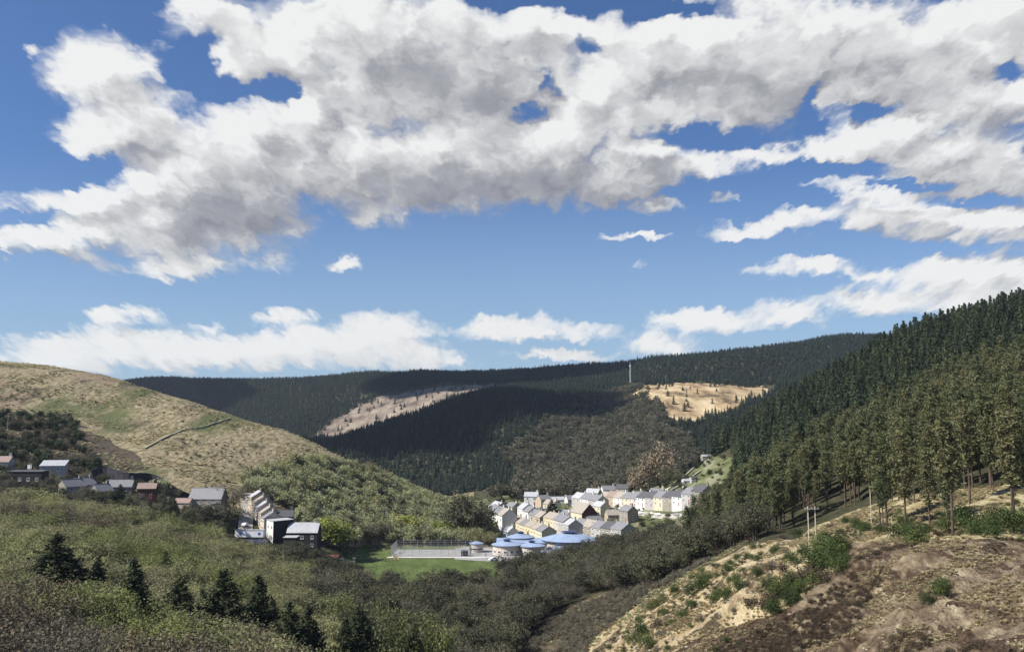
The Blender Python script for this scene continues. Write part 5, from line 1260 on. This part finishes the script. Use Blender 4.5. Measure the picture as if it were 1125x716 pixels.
cover('slope_grass', poly((520,790),(560,716),(600,676),(660,650),(720,640),(760,612),(830,590),(800,612),(740,650),(680,700),(640,770)), 100, 330, 1.3, K_straw + K_hillgrass[2:] , .5, 1.1, 'rough olive and straw grass on the spoil slope', 'grass', 318, -.05, 10)
cover('verge_tufts', poly((880,600),(940,575),(1000,550),(1200,530),(1200,592)), 135, 260, 1.5, K_heath + K_gorse[:1], .2, .5, 'brown tufts in the dry grass beneath the pines', 'scrub', 304, .12, 8)
cutp = poly((640,770),(740,722),(850,668),(885,640),(905,606),(930,590),(1200,590),(1200,900))
cover('dead_grass', cutp, 68, 165, .6, K_straw, .4, 1.0, 'pale dead grass tufts over the brown cutting', 'grass', 311, .16, 7)
cover('loose_stones', cutp, 68, 165, 1.6, K_stone, .2, .8, 'loose stones on the cutting', 'stones', 312, .12, 6)
cover('dead_brash', cutp, 68, 165, 1.1, K_stick, .5, 1.2, 'dead brash lying on the cutting', 'brash', 313, -.1, 8)
sandp = poly((600,770),(640,716),(660,690),(700,662),(690,640),(760,612),(830,596),(945,586),(930,600),(905,625),(850,668),(770,716),(745,770))
cover('sand_grass', sandp, 80, 225, .75, K_straw, .4, 1.1, 'dry straw grass on the sandy slope', 'grass', 314, .16, 6)
cover('sand_stones', sandp, 80, 225, 1.7, K_stone, .3, 1.2, 'loose stones on the sandy slope', 'stones', 315, .05, 6)
cover('verge_grass', poly((860,600),(900,582),(930,565),(990,548),(1200,520),(1200,592),(900,597)), 140, 262, .8, K_straw, .5, 1.2, 'dry straw grass beneath the right pines', 'grass', 316, .1, 8)
cover('hill_grass', lambda px, py, X, Y: (px < 440) & (py > 385), 402, 720, 2.3, K_hillgrass, .5, 1.3, 'tussocky dry grass over the bare hill', 'grass', 317, .1, 12, (-.68, -.1))
cover('hill_scrub', lambda px, py, X, Y: (px < 120 - (Y - 400) * .35) & (py > 455) & (py < 520), 402, 600, 3.2, K_heath + K_scrub + K_darkbush[:1], .9, 1.8, 'dark brown scrub on the lower left end of the bare hill', 'scrub', 305, -.3, 20, (-.75, -.3))
cover('hill_bushes', lambda px, py, X, Y: (px < 420) & (py > 410), 405, 700, 4.0, K_scrub + K_gorse[:1] + K_heath, .25, .8, 'scattered low bushes on the bare grassy hill', 'scrub', 306, .2, 22, (-.75, -.1))
bt = lambda *a, **k: by_top(*a, **k)
# named trees round the houses
for nm, kk, kh, px, top, Y, w, lab, cat in [
    ('round_conifer', K_dark, 12, 133, 531, 372, 1.5, 'blackish round conifer hiding the cottages at left', 'conifer'),
    ('cypress', K_dark, 12, 193, 546, 372, 1.0, 'dark cypress in front of the small cream garage', 'cypress'),
    ('cypress', K_dark, 12, 180, 552, 374, 1.0, 'shorter dark cypress left of the one by the garage', 'cypress'),
    ('garden_tree', K_slopeb, 6.2, 176, 526, 396, 1.1, 'rounded olive tree between the brick cottage and the retaining wall', 'tree'),
    ('garden_tree', K_greyt, 6.2, 255, 532, 392, 1.2, 'brown bare tree right of the large stone house', 'tree'),
    ('garden_tree', K_darkbush and K_valley, 6.2, 235, 553, 374, 1.3, 'dark tree in front of the stone house', 'tree'),
    ('garden_tree', K_valley, 6.2, 252, 556, 372, 1.2, 'dark tree left of the long white cabin', 'tree'),
    ('garden_tree', K_valley, 6.2, 215, 558, 370, 1.3, 'dark tree below the garage', 'tree'),
    ('dark_tree', K_dark, 12, 332, 562, 402, 1.6, 'blackish tree behind the pale slate roof', 'tree'),
    ('dark_tree', K_dark, 12, 320, 552, 400, .7, 'thin dark tree behind the end house roof', 'tree'),
    ('lime_tree', K_lime, 6.2, 447, 566, 470, 1.3, 'bright lime green tree behind the court fence', 'tree'),
    ('lime_tree', K_lime, 6.2, 485, 574, 472, .9, 'smaller lime green tree right of the brightest one', 'tree'),
    ('lime_tree', K_lime, 6.2, 360, 570, 400, 1.3, 'yellow green tree behind the yard at left', 'tree'),
    ('lime_tree', K_lime, 6.2, 376, 576, 402, 1.2, 'yellow green tree behind the yard at right', 'tree'),
    ('big_tree', K_valley, 6.2, 512, 546, 470, .9, 'big dark rounded tree right of the lime trees', 'tree'),
    ('big_tree', K_valley, 6.2, 500, 552, 480, .8, 'dark tree left behind the big rounded one', 'tree'),
    ('big_tree', K_valley, 6.2, 530, 556, 478, .9, 'dark tree left of the tall grey row', 'tree'),
    ('shrub_tree', K_olive, 6.2, 524, 580, 452, 1.1, 'yellowish shrub tree below the tall row', 'tree'),
    ('shrub_tree', K_olive, 6.2, 538, 585, 450, 1.1, 'olive shrub tree beside the school at left', 'tree'),
    ('grey_tree', K_greyt, 6.2, 408, 572, 445, 1.3, 'grey leafless tree at the left end of the field', 'tree'),
    ('grey_tree', K_greyt, 6.2, 424, 576, 450, 1.2, 'grey leafless tree left of the lime tree', 'tree'),
    ('grey_tree', K_greyt, 6.2, 465, 572, 466, 1.2, 'grey tree between the two lime trees', 'tree'),
    ('round_tree', K_dark, 12, 606, 548, 545, 1.3, 'round dark tree beside the white bungalow', 'tree'),
    ('bare_tree', K_pale, 6.2, 712, 504, 590, .75, 'large pale leafless tree above the long terrace at left', 'tree'),
    ('bare_tree', K_pale, 6.2, 728, 492, 600, .7, 'tallest pale leafless tree above the long terrace', 'tree'),
    ('bare_tree', K_pale, 6.2, 700, 518, 575, .8, 'small yellowish leafless tree by the white house', 'tree'),
    ('dark_tree', K_valley, 6.2, 738, 514, 570, 1.2, 'dark tree below the tallest pale one', 'tree'),
    ('dark_tree', K_valley, 6.2, 746, 520, 562, 1.1, 'dark tree left of the allotment slope', 'tree'),
    ('dark_tree', K_dark, 12, 751, 534, 530, .9, 'black bushy tree in the middle of the allotments', 'tree'),
    ('dark_tree', K_dark, 12, 768, 500, 585, 1.4, 'dark hedge tree at the top of the allotments', 'tree')]:
    bt(nm, kk, kh, px, top, Y, w, lab, cat)
# garden shrubs and hedges scattered through the village
gp = scatter(lambda px, py, X, Y: (px > 535) & (px < 795) & (py > 500) & (py < 600) & (Y > 440), 440, 640, 9, r, .5, xlim=(-.03, .25), top=3)
houses = [o.location for o in COL.objects if o.type == 'EMPTY' and o.get('category') in ('house', 'chapel', 'school building', 'shed', 'car')]
k = 0
for q in gp:
    if min((math.hypot(q[0] - h.x, q[1] - h.y) for h in houses)) < 6.2: continue
    if r.random() < .55: bush(K_gorse + K_darkbush[:1], Vector(q), r.uniform(.6, 1.3), 'dark green garden shrub between the village houses', 'garden shrubs in the village')
    else: tree('garden_tree', (K_valley + K_slopeb)[int(r.integers(6))], Vector(q), r.uniform(0, 6), r.uniform(.4, .75), 'small garden tree between the village houses', 'tree', 'garden trees in the village')
    k += 1
gp = scatter(lambda px, py, X, Y: (px > -20) & (px < 240) & (Y > 352) & (Y < 402), 348, 402, 5.6, r, .5, xlim=(-.62, -.2), top=5)
houses = [o.location for o in COL.objects if o.type == 'EMPTY' and o.get('category') in ('house', 'building', 'barn', 'garage', 'shed', 'car')]
for q in gp:
    if min((math.hypot(q[0] - h.x, (q[1] - h.y) * (.6 if q[1] < h.y else 1)) for h in houses)) < 5.6: continue
    if r.random() < .4: bush(K_gorse + K_darkbush, Vector(q), r.uniform(.8, 1.4), 'dark shrub among the houses on the left shelf', 'shrubs among the left houses')
    else: tree('garden_tree', (K_valley + K_greyt)[int(r.integers(7))], Vector(q), r.uniform(0, 6), r.uniform(.5, .85), 'small dark garden tree among the houses on the left shelf', 'tree', 'garden trees among the left houses')
# dark wood below the left houses and yard
gp = scatter(lambda px, py, X, Y: (px > 255) & (px < 400) & (Y < 366) & (Y > 325), 325, 366, 5, r, .5, xlim=(-.35, -.15), top=6)
for q in gp: 
    if project(*q)[1] > 606 + 10 * (project(*q)[0] > 345): tree('valley_tree', K_valley[int(r.integers(4))], Vector(q), r.uniform(0, 6), r.uniform(.5, .8), 'dark scrubby tree below the yard at the field edge', 'tree', 'trees below the yard')
# lines across the right cutting: shallow ditches with brash
def strip(name, pts, w, mat, label, lift=.05):
    V = []; Fc = []
    for i, (px, py) in enumerate(pts):
        p = gpix(px, py, 80, 175); V.append(p)
    Q = []
    for i in range(len(V) - 1):
        m = 10
        for k in range(m): Q.append(V[i].lerp(V[i+1], k / m))
    Q.append(V[-1]); VV = []; FF = []
    for i, p in enumerate(Q):
        t = (Q[min(i+1, len(Q)-1)] - Q[max(0, i-1)]); t.z = 0; t.normalize(); nn = Vector((-t.y, t.x, 0)) * w * r.uniform(.6, 1.3)
        for s, hgt in ((-1, -.1), (-.4, .28), (.4, .3), (1, -.1)):
            q = p + nn * s; VV.append((q.x, q.y, ground(q.x, q.y) + hgt * r.uniform(.6, 1.2) + lift))
        if i:
            for k in range(3): a = i * 4 + k; FF.append((a - 4, a - 3, a + 1, a))
    o = bpy.data.objects.new(name, mesh_from(name, VV, FF, [mat], True)); COL.objects.link(o); return tag(o, label, kind='structure')
M_brash = plain_mat('brown_brash', (.05, .034, .024), .95, .5, 2, .1)
strip('brash_bank', [(985,600),(1010,604),(1040,610),(1075,617),(1100,621),(1130,627)], .35, M_brash, 'brown brash line near the top of the cutting')
strip('brash_bank', [(975,648),(1000,651),(1022,652)], .3, M_brash, 'short brown brash line in the cutting')
strip('brash_bank', [(1040,664),(1070,668),(1100,676),(1130,682)], .3, M_brash, 'brown brash line at the right of the cutting')
strip('brash_bank', [(1032,690),(1060,698),(1090,708),(1110,716)], .35, M_brash, 'brown brash line at the bottom right')
strip('brash_bank', [(790,712),(810,700),(830,686),(850,680),(872,676)], .5, M_brash, 'dark edge of the sandy slope')
# ------------------------------------------------------------------ unseen clouds added beyond the left edge to shade the far hillside
M_cloud = plain_mat('cloud_white', (.85, .85, .86), 1., .03, .01, 0)
def shade_cloud(cx, cy, cz, lumps, seed):
    rr = np.random.default_rng(seed); bm = bmesh.new()
    for (dx, dy, dz, rad, fl) in lumps:
        b0 = len(bm.verts); g = bmesh.ops.create_icosphere(bm, subdivisions=4, radius=1)
        for v in g['verts']:
            n_ = v.co.copy(); k = 1 + .35 * float(fbm(n_.x * 2.2 + seed + dx, n_.y * 2.2 + n_.z * 1.7, 4, seed)); v.co = Vector((n_.x * rad * k + dx, n_.y * rad * k + dy, max(n_.z, -.35) * rad * fl * k + dz))
    me = bpy.data.meshes.new('shade_cloud'); bm.to_mesh(me); bm.free(); me.materials.append(M_cloud)
    me.polygons.foreach_set('use_smooth', [True] * len(me.polygons))
    o = bpy.data.objects.new('shade_cloud', me); COL.objects.link(o); o.location = (cx, cy, cz); return tag(o, 'unseen cumulus added to shade the far hillside', kind='structure')
def shade(x, y, H, lumps, seed):      # a cloud at height H whose shadow falls round (x, y)
    k = H / sdir.z; return shade_cloud(x + sdir.x * k, y + sdir.y * k, H, lumps, seed)
shade(-80, 1250, 1500, [(0,0,0,150,.3),(-150,-30,0,140,.3),(140,20,0,130,.3),(60,120,0,120,.3),(-40,-110,0,120,.3),(210,110,0,90,.3)], 3)
shade(-900, 1950, 1500, [(0,0,0,270,.3),(-220,-90,0,250,.3),(170,140,0,200,.3),(120,-170,0,160,.3)], 5)
shade(150, 1900, 1500, [(0,0,0,200,.3),(-200,80,0,190,.3),(180,20,0,160,.3)], 8)
# ------------------------------------------------------------------ air
bm = bmesh.new(); bmesh.ops.create_cube(bm, size=1)
zlo = float(TZ.min()) - 1; zhi = float(TZ.max()) + 60; xw = float(np.abs(TX).max()) + 20
for v in bm.verts: v.co = Vector((v.co.x * 2 * xw, -40 if v.co.y < 0 else 3440, zlo if v.co.z < 0 else zhi))
me = bpy.data.meshes.new('haze'); bm.to_mesh(me); bm.free()
m = bpy.data.materials.new('haze_air'); m.use_nodes = True; nt = NT(m.node_tree); nt.n.clear(); out = nt.node('ShaderNodeOutputMaterial'); vol = nt.node('ShaderNodeVolumePrincipled')
vol.inputs['Color'].default_value = (.72, .84, 1, 1); vol.inputs['Density'].default_value = HAZE; vol.inputs['Anisotropy'].default_value = .2
nt.l.new(vol.outputs[0], out.inputs['Volume']); me.materials.append(m)
hz = bpy.data.objects.new('haze', me); COL.objects.link(hz); tag(hz, 'thin bluish haze in the valley air', 'haze', kind='stuff')
print('haze box', zlo, zhi, xw)
